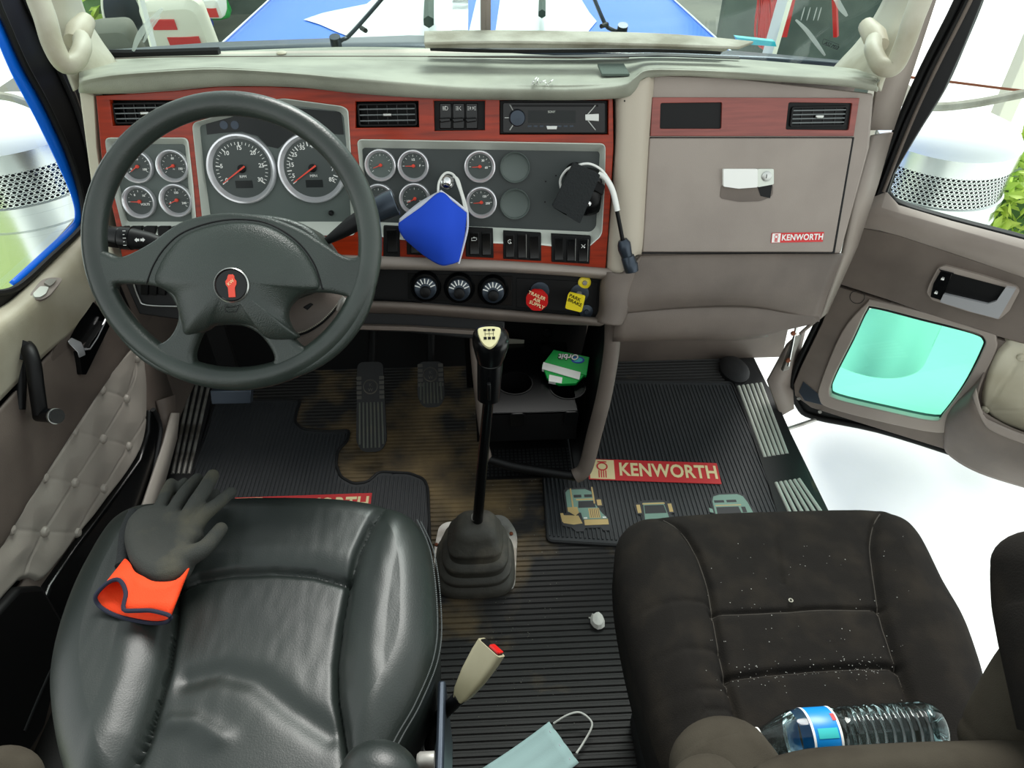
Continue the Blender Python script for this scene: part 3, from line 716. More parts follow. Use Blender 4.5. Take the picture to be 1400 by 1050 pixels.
# climate panel
CP = [(470, 366), (560, 368), (700, 372), (824, 380), (822, 404), (818, 434), (700, 424), (560, 412), (470, 408)]
slab('climate_panel', FA, CP, -.06, -.012, 'black', dash, bevel=.003)
sheet('console_lip', [[FA.px(x, y, h) for x, y, h in r] for r in (
    [(460, 410, -.010), (560, 413, -.01), (700, 424, -.01), (818, 434, -.01)],
    [(460, 412, .012), (560, 415, .012), (700, 426, .012), (822, 436, .02)],
    [(460, 420, .014), (560, 423, .014), (700, 434, .014), (826, 443, .024)],
    [(470, 428, -.02), (560, 430, -.02), (700, 440, -.02), (820, 446, -.02)])], 'panel_dark', dash, nu=4, nv=4, solid=.004)
slab('climate_plate', FA, [(557, 374), (700, 378), (700, 418), (640, 414), (558, 408)], -.012, -.008, 'black_gloss', dash, bevel=.002)
for x, y in ((582, 391), (628, 393), (674, 396)):
    f = Fr(FA.px(x, y, -.008), FA.U, FA.V)
    k = MB().lathe(f, [(.036, 0), (.036, .004), (.032, .009), (.029, .006)], 40, caps=False).build('climate_knob', 'black_gloss', dash)
    MB().lathe(Fr(f.P(0, -.003), f.U, f.V), [(.026, .002), (.025, .014), (.022, .016), (0, .016)], 36).build('knob_ring', 'gunmetal', k)
    b = MB()
    for i in range(7):
        a = radians(160-i*23); q = Fr(f.P(cos(a)*.019, -.003+sin(a)*.019, .016), f.U*cos(a)+f.V*sin(a), -f.U*sin(a)+f.V*cos(a)); b.box(q, -.0065, .0055, -.0013, .0013, 0, .0012)
    b.build('knob_marks', 'white', k, smooth=False)
    MB().lathe(Fr(f.P(0, -.009), f.U, f.V), [(.013, .014), (.012, .026), (.009, .028), (0, .028)], 28).build('knob_grip', 'black', k)
slab('valve_panel', FA, [(706, 380), (818, 386), (814, 430), (706, 420)], -.012, -.010, 'black', dash, bevel=.0015)
# air brake valves
def valve(x, y, rp, n, m, rot, base, word, lbl):
    bx, by = base; c0 = FA.px(bx, by, -.010); c1 = FA.px(x, y, .05)
    v = MB().tube([c0, c0.lerp(c1, .55)], .007, 12).build('brake_valve', 'steel', dash)
    ax = (c1-c0).normalized(); f = Fr(c1, (FA.U-ax*FA.U.dot(ax)).normalized(), ax.cross((FA.U-ax*FA.U.dot(ax)).normalized())); f = f.rot(rot)
    r = rp/FOC*(c1-EYE).dot(CF)
    pts = [(r*cos(2*pi*(i+.5)/n), r*sin(2*pi*(i+.5)/n)) for i in range(n)]
    MB().tube([c0.lerp(c1, .5), c1-ax*.006], [.010, .013], 14).build('valve_stem', m, v)
    MB().prism(f, rpoly(pts, r*.18), -.010, 0).build('valve_knob', m, v, bevel=.002)
    for i, w_ in enumerate(word): text(w_, Fr(f.rot(-rot).P(0, r*(.45-.42*i), 0), f.rot(-rot).U, f.rot(-rot).V).rot(radians(-22)), r*.42, 'cream_print' if m == 'red' else 'black', v, bold=.0001)
    MB().lathe(Fr(FA.px(bx, by, -.0098), FA.U, FA.V), [(.022, 0), (.022, .003), (.016, .004), (0, .004)], 28).build('valve_collar', 'gunmetal', v)
    return v
valve(734, 411, 16, 8, 'red', 0, (738, 398), ['TRAILER', 'AIR', 'SUPPLY'], 'red')
valve(786, 414, 16.5, 4, 'yellow', radians(-10), (792, 401), ['PARK', 'BRAKE'], 'yellow')
b = MB(); f = Fr(FA.px(799, 386, -.01), FA.U, FA.V)
k = b.lathe(f, [(.015, 0), (.015, .003), (.010, .006), (0, .006)], 28).build('push_button', 'yellow', dash)
MB().lathe(f, [(.006, .006), (.005, .010), (0, .010)], 16).build('button_centre', 'steel', k)
MB().lathe(Fr(FA.px(801, 425, -.01), FA.U, FA.V), [(.017, 0), (.016, .006), (.006, .008), (.005, .012), (0, .012)], 28).build('blanking_plug', 'gunmetal', dash)
# dark lower cover above the driver's feet with a bright-edged opening
slab('lower_cover', FA, [(165, 352), (470, 362), (560, 414), (690, 440), (690, 468), (560, 455), (300, 445), (190, 430), (170, 385)], -.14, -.03, 'rubber', dash, bevel=.004)
slab('lower_cover_edge', FA, [(488, 445), (560, 447), (640, 452), (690, 455), (690, 460), (560, 453), (488, 451)], -.03, -.012, 'panel_dark', dash, bevel=.002)
b = MB(); b.tube(cr([FA.px(x, y, -.025) for x, y in ((182, 385), (190, 408), (200, 417), (246, 419))], 4), .0022, 8); b.build('bright_edge', 'satin', dash)
for i, x in enumerate((192, 204, 216)): slab('rocker_switch', FA, [(x, 387), (x+10, 388), (x+10, 404), (x, 403)], -.03, -.022, 'black_gloss', dash, bevel=.001)

# ---- passenger side
PB = .0
slab('passenger_panel', FA, [(889, 102), (1000, 106), (1196, 128), (1190, 200), (1150, 347), (876, 349), (884, 200)], -.05, PB, 'panel_grey', dash, bevel=.006)
pw = U([(892, 133), (1175, 134), (1167, 186), (889, 186)], .005)
pocket = rpoly(U([(903, 141), (987, 140), (986, 176), (902, 176)], .005), .004)
ventR = rpoly(U([(1078, 140), (1165, 141), (1160, 178), (1074, 177)], .005), .004)
plate('wood_strip', FA, pw, [pocket, ventR], .0, .006, 'wood_pale', dash, bevel=.001)
MB().prism(FA, pocket, .0002, .0012).build('open_pocket', 'black', dash)
MB().prism(FA, ventR, .0002, .0008).build('vent_well', 'black', dash)
vent([(1081, 144), (1160, 144), (1157, 174), (1078, 174)], FA, 5, 5, h=.004, knob=(.5, .5))
door = slab('glove_box_door', FA, [(888, 189), (1166, 189), (1139, 345), (878, 345)], .0, .007, 'panel_grey', dash, bevel=.003)
slab('door_gap', FA, [(886.5, 187.5), (1168, 187.5), (1141, 347), (876, 347)], .0, .0015, 'black', dash, bevel=0)
lr = rpoly(U([(986, 252), (1057, 252), (1056, 268), (1040, 275), (1010, 276), (984, 271)], .007), .008)
MB().prism(FA, lr, .007, .0085).build('finger_recess', 'panel_dark', door, bevel=.001)
slab('latch_lever', FA, [(989, 231), (1036, 231), (1036, 256), (1010, 258), (989, 255)], .007, .016, 'white', door, r=.003, bevel=.003)
slab('lock_housing', FA, [(1036, 231), (1058, 231), (1058, 252), (1036, 256)], .007, .014, 'silver', door, r=.003, bevel=.002)
slab('latch_gap', FA, [(1036, 256), (1056, 252), (1053, 271), (1040, 268)], .007, .0095, 'black', door, bevel=0)
MB().lathe(Fr(FA.px(1048, 241, .014), FA.U, FA.V), [(.011, 0), (.011, .002), (.008, .003), (0, .003)], 24).build('lock_cylinder', 'satin', door)
MB().box(Fr(FA.px(1048, 241, .017), FA.U, FA.V), -.0008, .0008, -.004, .004, 0, .0004).build('keyhole', 'black', door)
def kenworth(fr, w, hgt, parent, gap=.22, h=.001, light='cream_print'):
    """red badge: emblem panel at its left, white word at its right; fr = centre frame"""
    bd = MB().box(fr, -w/2, w/2, -hgt/2, hgt/2, 0, h).build('badge', 'red_print', parent, bevel=0)
    x0 = -w/2; ew = hgt*.92
    MB().box(fr, x0+hgt*.05, x0+ew, -hgt*.46, hgt*.46, h, h*1.4).build('emblem_panel', light, bd, smooth=False)
    f = Fr(fr.P(x0+ew*.53, 0, h*1.4), fr.U, fr.V); e_ = MB()
    n = 24; ro = hgt*.20; cy = hgt*.13
    e_.lathe(Fr(f.P(0, cy), f.U, f.V), [(ro, 0), (ro, h*.4), (ro*.74, h*.4), (ro*.74, 0)], n, caps=False)
    for k in (-.12, -.04, .04, .12): e_.box(f, k*hgt-.02*hgt, k*hgt+.02*hgt, -.40*hgt, -.06*hgt, 0, h*.4)
    e_.box(f, -.16*hgt, .16*hgt, .33*hgt, .38*hgt, 0, h*.4)
    e_.build('emblem', 'red_print', bd, smooth=False)
    t = text('KENWORTH', Fr(fr.P(ew/2+hgt*.05, 0, h), fr.U, fr.V), hgt*.86, light, bd, ex=h*.2, bold=hgt*.022, name='badge_word', sx=(w-ew-hgt*.35)/(hgt*.86*5.62), spacing=1.04)
    return bd
bf = Fr(FA.px(1090, 324.5, .007), FA.U, FA.V)
kb = kenworth(bf, .120, .022, dash, h=.0015, light='white')
# knee panels
def fr_row(l): return [FA.px(x, y, h) for x, y, h in l]
sheet('knee_pad', [fr_row(r) for r in (
    [(866, 349, -.02), (960, 348, -.02), (1060, 347, -.02), (1150, 346, -.02)],
    [(862, 352, .012), (960, 350, .014), (1060, 349, .014), (1152, 349, .008)],
    [(852, 385, .022), (950, 375, .03), (1050, 372, .032), (1144, 372, .02)],
    [(846, 412, .024), (940, 405, .034), (1040, 405, .036), (1130, 408, .02)],
    [(842, 430, .01), (940, 421, .015), (1030, 420, .015), (1120, 440, .0)])], 'panel_dark', dash, nu=5, nv=4, solid=.005)
sheet('knee_pad_lower', [fr_row(r) for r in (
    [(844, 426, .004), (940, 419, .004), (1030, 419, .004), (1116, 430, .0)],
    [(841, 440, .006), (940, 438, .008), (1040, 440, .008), (1114, 440, .0)],
    [(838, 462, -.01), (940, 460, -.01), (1000, 461, -.01), (1050, 455, -.01), (1108, 442, -.01)][:4],
    [(838, 466, -.09), (940, 463, -.09), (1000, 463, -.09), (1050, 458, -.09)])], 'panel_dark', dash, nu=5, nv=4, solid=.005)

# ---- centre console with cup holders
con = empty('center_console', (.11, 1.45, 0), 'dark lower console under the dash with two cup holders and a grey rounded rail', 'console')
cdir = V((0, .12, .46)).normalized()
KF = Fr((.11, 1.34, .12), (1, 0, 0), cdir)     # plane of the console's rim
rail = [(838, 436), (836, 480), (826, 540), (812, 595), (800, 640), (786, 651), (740, 644), (700, 637), (668, 628), (660, 590), (652, 520), (648, 470), (650, 445)]
RR = [KF.px(x, y, .0) for x, y in rail]
MB().tube(cr(RR[:6], 6), [.020]*31, 14, flat=1).build('side_rail', 'panel_dark', con)
MB().tube(cr(RR[5:9], 6), .013, 12).build('bottom_lip', 'black', con)
MB().tube(cr(RR[8:], 6), .010, 12).build('side_rail', 'panel_dark', con)
side = lambda x: None
def wall_of(pts, depth, name, m):
    MB().loft([[p for p in pts], [p+V((0, depth, 0)) for p in pts]], cap=False, closed=False).build(name, m, con, solid=.004)
wall_of(cr(RR[:6], 4), .30, 'side_wall', 'black'); wall_of(cr(RR[8:], 4), .30, 'side_wall', 'black')
# cup deck
xl = -.030; xr = .235; ZD = .28
DK = Fr((0, 1.40, ZD), (1, 0, 0), (0, 1, 0))
cups = [(704, 524, .046), (776, 530, .046)]
def circ(u, v, r, n=32): return [(u+r*cos(2*pi*i/n), v+r*sin(2*pi*i/n)) for i in range(n)]
holes = []
for x, y, r in cups:
    u, v = DK.uv(x, y)
    pts = []
    for i in range(40):
        a = radians(-62)+radians(304)*i/39; a2 = a  # open at the near side for the mug handle
        pts.append((u+r*cos(a), v+r*sin(a)))
    holes.append([(p[0], p[1]) for p in circ(u, v, r)])
plate('cup_holder_deck', DK, [(xl, 0), (xr, 0), (xr, .30), (xl, .30)], holes, -.006, 0, 'black_gloss', con, bevel=.001)
for (x, y, r), nm in zip(cups, 'ab'):
    u, v = DK.uv(x, y); f = Fr(DK.P(u, v), DK.U, DK.V)
    MB().lathe(f, [(r+.003, .0), (r+.003, .002), (r, .002), (r*.97, -.02), (r*.93, -.075), (r*.6, -.08), (0, -.08)], 40, caps=False).build('cup_holder', 'black', con)
    MB().prism(Fr(DK.P(u, 0, 0), DK.U, -DK.N), rpoly([(-.020, 0), (.020, 0), (.017, .045), (-.017, .045)], .010), -.004, .0015).build('mug_handle_slot', 'black_gloss', con, bevel=.001)
MB().box(Fr((0, 1.40, ZD), (1, 0, 0), (0, 0, 1)), xl, xr, -.10, 0, -.004, 0).build('deck_front', 'black', con, bevel=.001)
MB().box(Fr((0, 1.34, .10), (1, 0, 0), (0, 1, 0)), xl+.005, xr-.01, .0, .30, -.004, 0).build('pocket_floor', 'black', con)
b = MB(); 
for i in range(22):
    for j in range(9): b.box(Fr((0, 1.345, .10), (1, 0, 0), (0, 1, 0)), xl+.012+i*.0112, xl+.019+i*.0112, .004+j*.0115, .0105+j*.0115, 0, .0015)
b.build('rubber_liner', 'rubber', con, smooth=False)
MB().box(Fr((0, 1.72, .1), (1, 0, 0), (0, 0, 1)), xl-.03, xr+.06, 0, .55, -.004, 0).build('console_back', 'black', con)
MB().lathe(Fr(PY(748, 455, 1.71), (1, 0, 0), (0, 0, 1)), [(.016, 0), (.016, .003), (.013, .004), (.012, .002), (0, .002)], 28).build('socket_cap', 'black_gloss', con)
slab('warning_sticker', Fr((0, 1.70, 0), (1, 0, 0), (0, 0, 1)), [(695, 463), (717, 465), (716, 472), (694, 470)], 0, .001, 'canvas_grey', con, bevel=0)
# ================================================================ STEERING WHEEL
TS = radians(36)
SWc = PD(319, 332, 1.185)
SW = Fr(SWc, (1, 0, 0), (0, sin(TS), cos(TS)))
whl = empty('steering_wheel', SWc, 'large worn black four-spoke steering wheel with a red and black badge', 'steering wheel')
RM = .2205; rr_ = .0192
MB().tube([SW.P(RM*cos(2*pi*i/96), RM*sin(2*pi*i/96)) for i in range(96)], rr_, 20, closed=True).build('rim', 'wheel_rim', whl, ang=80)
def S(pts, h=0): return pxs(SW, pts, h)
body = [(128, 345), (148, 345), (165, 352), (185, 346), (212, 331), (232, 316), (255, 303), (290, 294), (325, 292), (370, 298), (410, 313), (440, 331), (468, 349), (485, 353), (500, 345), (514, 340), (512, 400), (490, 452), (452, 492), (400, 517), (330, 524), (260, 520), (200, 495), (150, 440), (130, 395)]
hR = [(394, 426), (404, 411), (418, 402), (443, 400), (468, 404), (479, 411), (468, 438), (443, 465), (425, 475), (410, 470), (398, 452)]
hB = [(267, 490), (269, 475), (279, 453), (296, 445), (331, 445), (354, 455), (368, 470), (377, 488), (371, 500), (349, 507), (306, 506), (277, 500)]
hL = [(160, 392), (175, 388), (213, 391), (233, 401), (245, 421), (246, 440), (236, 460), (220, 470), (205, 462), (185, 442), (167, 416)]
sm = lambda p, n=4: cr(p, n, True)
spk = plate('spokes', SW, sm(S(body), 4), [sm(S(hR)), sm(S(hB)), sm(S(hL))], -.016, .014, 'wheel', whl, bevel=.0085, res=4, ang=70)
pad = [(243, 428), (236, 404), (210, 386), (216, 362), (230, 340), (252, 320), (290, 307), (331, 303), (368, 310), (405, 333), (427, 362), (436, 392), (416, 399), (400, 410), (391, 428), (397, 448), (406, 462), (368, 464), (350, 450), (331, 443), (296, 443), (279, 452), (252, 458), (247, 444)]
pp = sm(S(pad, .02), 5); cx_, cy_ = SW.uv(318, 385, .02)
rings = []
for s_, h_ in ((1.0, .002), (1.0, .012), (.985, .018), (.95, .023), (.88, .028), (.78, .033), (.6, .0385), (.4, .042), (.2, .0435), (.03, .044)):
    rings.append([SW.P(cx_+(u-cx_)*s_, cy_+(v-cy_)*s_, h_) for u, v in pp])
hub = MB().loft(rings).build('horn_pad', 'wheel', whl, ang=60)
seam = [(200, 388), (210, 362), (226, 338), (250, 318), (290, 304), (331, 300), (370, 307), (407, 331), (430, 362), (441, 396)]
MB().tube(cr([SW.px(x, y, .0145) for x, y in seam], 6), .0012, 6).build('pad_seam', 'black', whl)
bf = Fr(SW.px(317, 390, .042), SW.U, SW.V)
bdg = MB().lathe(bf, [(.0265, -.004), (.0265, .003), (.0245, .0045), (.0235, .003), (0, .003)], 40).build('badge', 'black_gloss', whl)
MB().lathe(bf, [(.0275, -.002), (.0275, .003), (.0258, .0045), (.0252, .003)], 40, caps=False).build('badge_ring', 'satin', bdg)
em = [(-.0045, -.0190), (.0062, -.0190), (.0058, -.004), (.0085, .001), (.0088, .006), (.006, .010), (.0058, .014), (.004, .0165), (-.003, .0165), (-.0045, .014), (-.0055, .010), (-.0085, .006), (-.008, .001), (-.005, -.004)]
MB().prism(bf, em, .003, .0046).build('emblem', 'red_needle', bdg, bevel=.0005)
text('KW', Fr(bf.P(0, .004), bf.U, bf.V).rot(.7), .007, 'cream_print', bdg, h=.0046, ex=.0003, name='emblem_letters')
b = MB()   # raised horn symbol
b.tube([SW.px(x, y, .0415) for x, y in ((308, 416), (308, 427))], .0006, 5).tube([SW.px(x, y, .0412) for x, y in ((309, 420), (318, 420), (327, 417), (323, 426), (312, 427), (309, 424))], .0006, 5)
b.build('horn_symbol', 'black', whl)
# column
colm = empty('steering_column', SW.P(0, 0, -.1), 'grey steering column shroud with two control stalks behind the wheel', 'steering column')
shp = sm(S([(228, 348), (236, 320), (262, 301), (318, 291), (380, 295), (420, 309), (443, 334), (449, 356), (420, 400), (330, 415), (240, 395)], -.03), 4)
ce = V((sum(p[0] for p in shp)/len(shp), sum(p[1] for p in shp)/len(shp)))
R_ = []
for h_, s_ in ((-.030, .90), (-.034, .97), (-.045, 1.0), (-.12, 1.02), (-.2, .98), (-.33, .9)):
    R_.append([SW.P(ce.x+(u-ce.x)*s_, ce.y+(v-ce.y)*s_-(.02 if h_ < -.15 else 0), h_) for u, v in shp])
MB().loft(R_).build('shroud', 'wheel', colm, ang=60)
lower = sm(S([(385, 395), (440, 396), (486, 400), (484, 425), (455, 455), (425, 480), (395, 480), (370, 450), (360, 420)], -.06), 4)
ce = V((sum(p[0] for p in lower)/len(lower), sum(p[1] for p in lower)/len(lower)))
MB().loft([[SW.P(ce.x+(u-ce.x)*s_, ce.y+(v-ce.y)*s_, h_) for u, v in lower] for h_, s_ in ((-.20, .9), (-.09, 1), (-.075, .97), (-.068, .85), (-.064, .5), (-.062, .05))]).build('column_boot', 'panel_dark', colm, ang=60)
zp = cr([SW.px(x, y, -.058) for x, y in ((404, 459), (420, 454), (438, 443), (453, 429), (464, 415), (469, 407))], 8)
zt = MB().tube(zp, .0022, 6).build('zip', 'black', colm)
b = MB()
for i in range(0, len(zp)-1):
    a, c = zp[i], zp[i+1]; b.tube([a+SW.N*.0015+SW.V*.0035, (a*.5+c*.5)+SW.N*.0015+SW.V*.0035], .0014, 5)
b.build('zip_teeth', 'canvas_grey', zt)
MB().tube([SW.px(462, 425, -.05), SW.px(467, 413, -.048), SW.px(471, 407, -.05)], [.004, .006, .004], 8).build('zip_pull', 'steel', zt)
slab('paper_tag', SW, [(457, 436), (471, 424), (466, 440), (460, 446)], -.054, -.053, 'paper', colm, bevel=0)
slab('boot_slot', SW, [(414, 420), (424, 414), (428, 416), (420, 424)], -.066, -.0605, 'black', colm, bevel=.001)
MB().tube([SW.px(319, 400, -.1), SW.px(319, 400, -.1)+V((0, .78, -.55))], .022, 14).build('column_shaft', 'black', colm)
# left stalk
HS = -.085
def sp(x, y, h=HS): return SW.px(x, y, h)
MB().tube([sp(236, 338), sp(205, 330), sp(181, 326.5)], [.010, .0155, .0185], 18).build('stalk', 'black', colm)
MB().tube([sp(181, 326.5), sp(166, 325)], [.0195, .020], 18).build('stalk_ring', 'black_gloss', colm)
MB().tube([sp(165, 325), sp(150, 323), sp(144, 322.5)], [.0185, .0185, .016], 18).build('stalk_end', 'black_gloss', colm, bevel=.001)
f = Fr(sp(191, 328, HS+.0185), SW.U, SW.V)
b = MB()
for sx in (-1, 1):
    b.add([f.P(sx*.001, .002), f.P(sx*.005, .002), f.P(sx*.005, .004), f.P(sx*.009, 0), f.P(sx*.005, -.004), f.P(sx*.005, -.002), f.P(sx*.001, -.002)], [(0, 1, 2, 3, 4, 5, 6)])
b.build('arrow_marks', 'white', colm, smooth=False)
b = MB(); f = Fr(sp(173, 325.5, HS+.020), SW.U, SW.V)
for k in range(5): b.box(f, -.006, -.003 if k % 2 else -.001, -.012+k*.006-.0005, -.012+k*.006+.0005, 0, .0004)
b.build('scale_marks', 'white', colm, smooth=False)
# right stalk
MB().tube([sp(446, 330), sp(462, 320), sp(480, 308), sp(500, 296), sp(515, 287)], [.007, .012, .0165, .0185, .019], 20, flat=.85).build('stalk', 'black', colm)
MB().tube([sp(512, 289), sp(530, 280), sp(541, 276)], [.0235, .0255, .026], 24, flat=.85).build('stalk_end', 'gunmetal', colm, bevel=.0015)
MB().tube([sp(541, 276), sp(542, 275.5)], [.022, .020], 24, flat=.85).build('stalk_end', 'black', colm)

# ================================================================ SHIFTER
shf = empty('gear_lever', PZ(652, 760, 0), 'tall black gear lever with a cream shift pattern knob and rubber boot', 'gear lever')
bp = [(p.x, p.y-1) for p in (PZ(x, y, .006) for x, y in ((600, 715), (690, 702), (708, 728), (704, 808), (600, 814), (592, 760)))]
MB().prism(FLOOR, rpoly(bp, .03), 0, .006).build('boot_plate', 'steel', shf, bevel=.001)
for x, y in ((617, 808), (675, 805), (701, 775), (699, 730), (597, 745)): MB().lathe(Fr(PZ(x, y, .006), (1, 0, 0), (0, 1, 0)), [(.005, 0), (.005, .003), (0, .005)], 10).build('screw', 'rust', shf)
# stepped rubber boot
btc = PZ(650, 775, .0); top = PZ(654, 712, .175)
levels = [(0, .100, .006), (0, .100, .02), (.04, .094, .028), (.05, .088, .034), (.05, .091, .046), (.12, .090, .052), (.14, .078, .058), (.16, .078, .070), (.22, .082, .078), (.26, .080, .086), (.30, .066, .094), (.36, .064, .112), (.40, .068, .118), (.46, .066, .126), (.52, .058, .134), (.7, .052, .155), (.85, .042, .172), (1, .022, .180)]
R_ = []
for t, w, z in levels:
    c = btc.lerp(V((top.x, top.y, 0)), t*.75); c.z = z; ry = w*(.98-.1*t)
    R_.append([V((c.x+(abs(cos(a))**.55)*(1 if cos(a) > 0 else -1)*w, c.y+(abs(sin(a))**.55)*(1 if sin(a) > 0 else -1)*ry, c.z)) for a in [2*pi*i/48 for i in range(48)]])
MB().loft(R_).build('rubber_boot', 'boot', shf, ang=50)
rb0 = V((R_[-1][0].x-.022, R_[-1][0].y, .178)); kb_ = PZ(668, 545, .60); kt = PZ(671, 462, .74)
MB().tube([rb0-V((0, 0, .02)), rb0.lerp(kb_, .5), kb_], [.0125, .012, .011], 16).build('lever_rod', 'black_gloss', shf)
MB().tube([rb0+V((.012*cos(a), .012*sin(a), .012+.004*sin(3*a))) for a in [2*pi*i/16 for i in range(16)]], .0016, 6, closed=True).build('wire_clip', 'steel', shf)
ax = (kt-kb_).normalized(); KFr = Fr(kb_, V((1, 0, 0)), (V((0, 0, 1))).cross(V((1, 0, 0)))*1)
def oval(c, w, d, n=36):
    xx = V((1, 0, 0)); xx = (xx-ax*xx.dot(ax)).normalized(); yy = ax.cross(xx)
    return [c+xx*w*cos(2*pi*i/n)+yy*d*sin(2*pi*i/n) for i in range(n)]
L = (kt-kb_).length
MB().loft([oval(kb_+ax*L*t, w, d) for t, w, d in ((-.02, .018, .016), (0, .022, .02), (.3, .0235, .023), (.62, .0245, .025))]).build('grip', 'black_gloss', shf)
MB().loft([oval(kb_+ax*L*t, w, d) for t, w, d in ((.62, .0225, .023), (.635, .0225, .023))]).build('grip_ring', 'satin', shf)
hd = [oval(kb_+ax*L*t, w, d) for t, w, d in ((.64, .025, .026), (.75, .029, .030), (.9, .034, .034), (1.0, .035, .035), (1.06, .033, .032), (1.11, .027, .025), (1.135, .017, .016), (1.14, .003, .003))]
MB().loft(hd).build('knob', 'black_gloss', shf, ang=60)
tf_ = Fr(PD(669, 460, (kt+ax*L*.1-EYE).dot(CF)-.035), V((1, 0, 0)), (0, sin(radians(50)), cos(radians(50))))
pl_ = cr([(-.021, .012), (-.011, .018), (.011, .018), (.021, .012), (.014, -.010), (0, -.021), (-.014, -.010)], 5, True)
pg = MB().loft([[tf_.P(u*s, v*s, h) for u, v in pl_] for s, h in ((1, -.012), (1, -.001), (.95, .001), (.05, .0015))]).build('shift_pattern', 'knob_cream', shf)
b = MB()
for i in (-1, 0, 1):
    b.box(tf_, i*.0075-.0028, i*.0075+.0028, .010, .0135, .001, .0018); b.box(tf_, i*.0075-.0003, i*.0075+.0003, .0, .010, .001, .0018); b.box(tf_, i*.0075-.0028, i*.0075+.0028, -.006, -.001, .001, .0018)
b.box(tf_, -.0085, .0085, .0045, .0052, .001, .0018)
b.build('pattern_marks', 'black', pg, smooth=False)
MB().box(Fr(kb_+ax*.02, (1, 0, 0), (0, -.2, 1)), -.0035, .0035, 0, .05, .018, .026).build('splitter_switch', 'black', shf, bevel=.002)

# ================================================================ PEDALS
def pedal(top_px, bot_px, ztop, zbot, w0, w1, label, name='foot_pedal'):
    A = PZ(*bot_px, zbot); B = PZ(*top_px, ztop); vv = (B-A).normalized()
    f = Fr(A, (1, 0, 0), vv); L = (B-A).length
    t = empty(name, (A.x, A.y, 0), label, 'pedal', None)
    o = rpoly([(-w1*.3, -.0), (w1*.3, 0), (w1*.5, .03), (w0*.5, L), (-w0*.5, L), (-w1*.5, .03)], .02)
    MB().prism(f, o, -.012, 0).build('pedal_pad', 'rubber', t, bevel=.003)
    b = MB(); k = -w1*.38
    for i in range(7):
        x = -w1*.38+w1*.76*i/6; b.tube([f.P(x, .012+(.01 if i in (0, 6) else 0), .001), f.P(x*.95, L*.55, .001)], .0028, 6)
    b.build('grip_ribs', 'pedal_rubber', t)
    cy = L*.72
    MB().tube([f.P(.020*cos(a), cy+.020*sin(a), .0005) for a in [2*pi*i/28 for i in range(28)]], .002, 6, closed=True).build('round_emblem', 'boot', t)
    text('K\nW', Fr(f.P(0, cy-.002), f.U, f.V), .014, 'boot', t, name='emblem_letters', ex=.0008)
    for sx in (-1, 1):
        for j in range(5): MB().box(Fr(f.P(sx*w1*.37, cy-.03+j*.014), f.U, f.V), -.007, .007, -.0045, .0045, 0, .002).build('grip_block', 'boot', t)
    MB().tube([f.P(0, L*.8, -.012), V((A.x, 1.95, ztop+.12))], .012, 10).build('pedal_arm', 'black', t)
    if zbot < .1: MB().tube([f.P(0, .02, -.01), V((A.x, A.y+.06, .005))], .010, 8).build('pedal_arm', 'black', t)
    return t
pedal((520, 495), (508, 618), .24, .055, .074, .088, 'long ribbed rubber pedal left of centre on the dirty floor')
pedal((600, 495), (590, 557), .24, .14, .072, .080, 'short ribbed rubber pedal nearer the console')
t = tag(slab('pedal_bracket', Fr(PD(315, 545, 1.62), (1, 0, 0), (0, .3, 1)), [(287, 535), (343, 534), (343, 552), (289, 553)], -.02, 0, 'gunmetal', None, bevel=.002), 'blue-grey metal bracket just below the bottom of the steering wheel', 'bracket')
MB().box(Fr(t.location.copy()+V((0, .02, 0)), (1, 0, 0), (0, 0, 1)), -.02, .02, -.02, .4, -.012, 0).build('hanger', 'black', t)

# ================================================================ RUBBER FLOOR MATS
def floormat(outline, lbl, zz=.0075, rnd=.015):
    P_ = [PZ(x, y, zz) if not isinstance(x, V) else x for x, y in outline]; pl = rpoly([(p.x, p.y-1) for p in P_], rnd)
    m = MB().prism(FLOOR, pl, .0036, zz).build('rubber_floor_mat', 'mat_rubber', bevel=.0015)
    tag(m, lbl, 'floor mat', None)
    e_ = MB().tube([FLOOR.P(u, v, zz) for u, v in pl], .0045, 8, closed=True).build('raised_edge', 'rubber', m)
    ribs(FLOOR, pl, 0, .0115, .0062, zz, zz+.0032, margin=.016).build('ribs', 'mat_rubber', m, smooth=False)
    return m
pm_ = floormat([(800, 520), (1000, 523), (1037, 610), (1062, 700), (1080, 760), (749, 740), (743, 655)], 'black ribbed rubber mat on the passenger side printed with trucks')
dm = floormat([(296, 546), (411, 547), (406, 562), (403, 577), (414, 587), (448, 590), (478, 588), (475, 603), (462, 615), (459, 635), (466, 652), (484, 662), (503, 659), (518, 645), (560, 647), (580, 655), (585, 668), (588, 760), (240, 760), (250, 690)], 'black ribbed rubber mat with pedal cut-outs in front of the driver seat')
def banner(cs, mt, zz=.0112):
    A, B, C_, D_ = [PZ(x, y, zz) for x, y in cs]; u = (B-A).normalized(); v = (A-D_); v = (v-u*v.dot(u)).normalized()
    c = (A+B+C_+D_)/4; f = Fr((c.x, c.y, zz), u, v)
    return kenworth(f, (B-A).length, (A-D_).length, mt, h=.0016)
banner(((805, 628), (981, 634), (984, 661), (805, 656)), pm_)
banner(((318, 681.5), (505, 675), (506, 705), (318, 712)), dm)
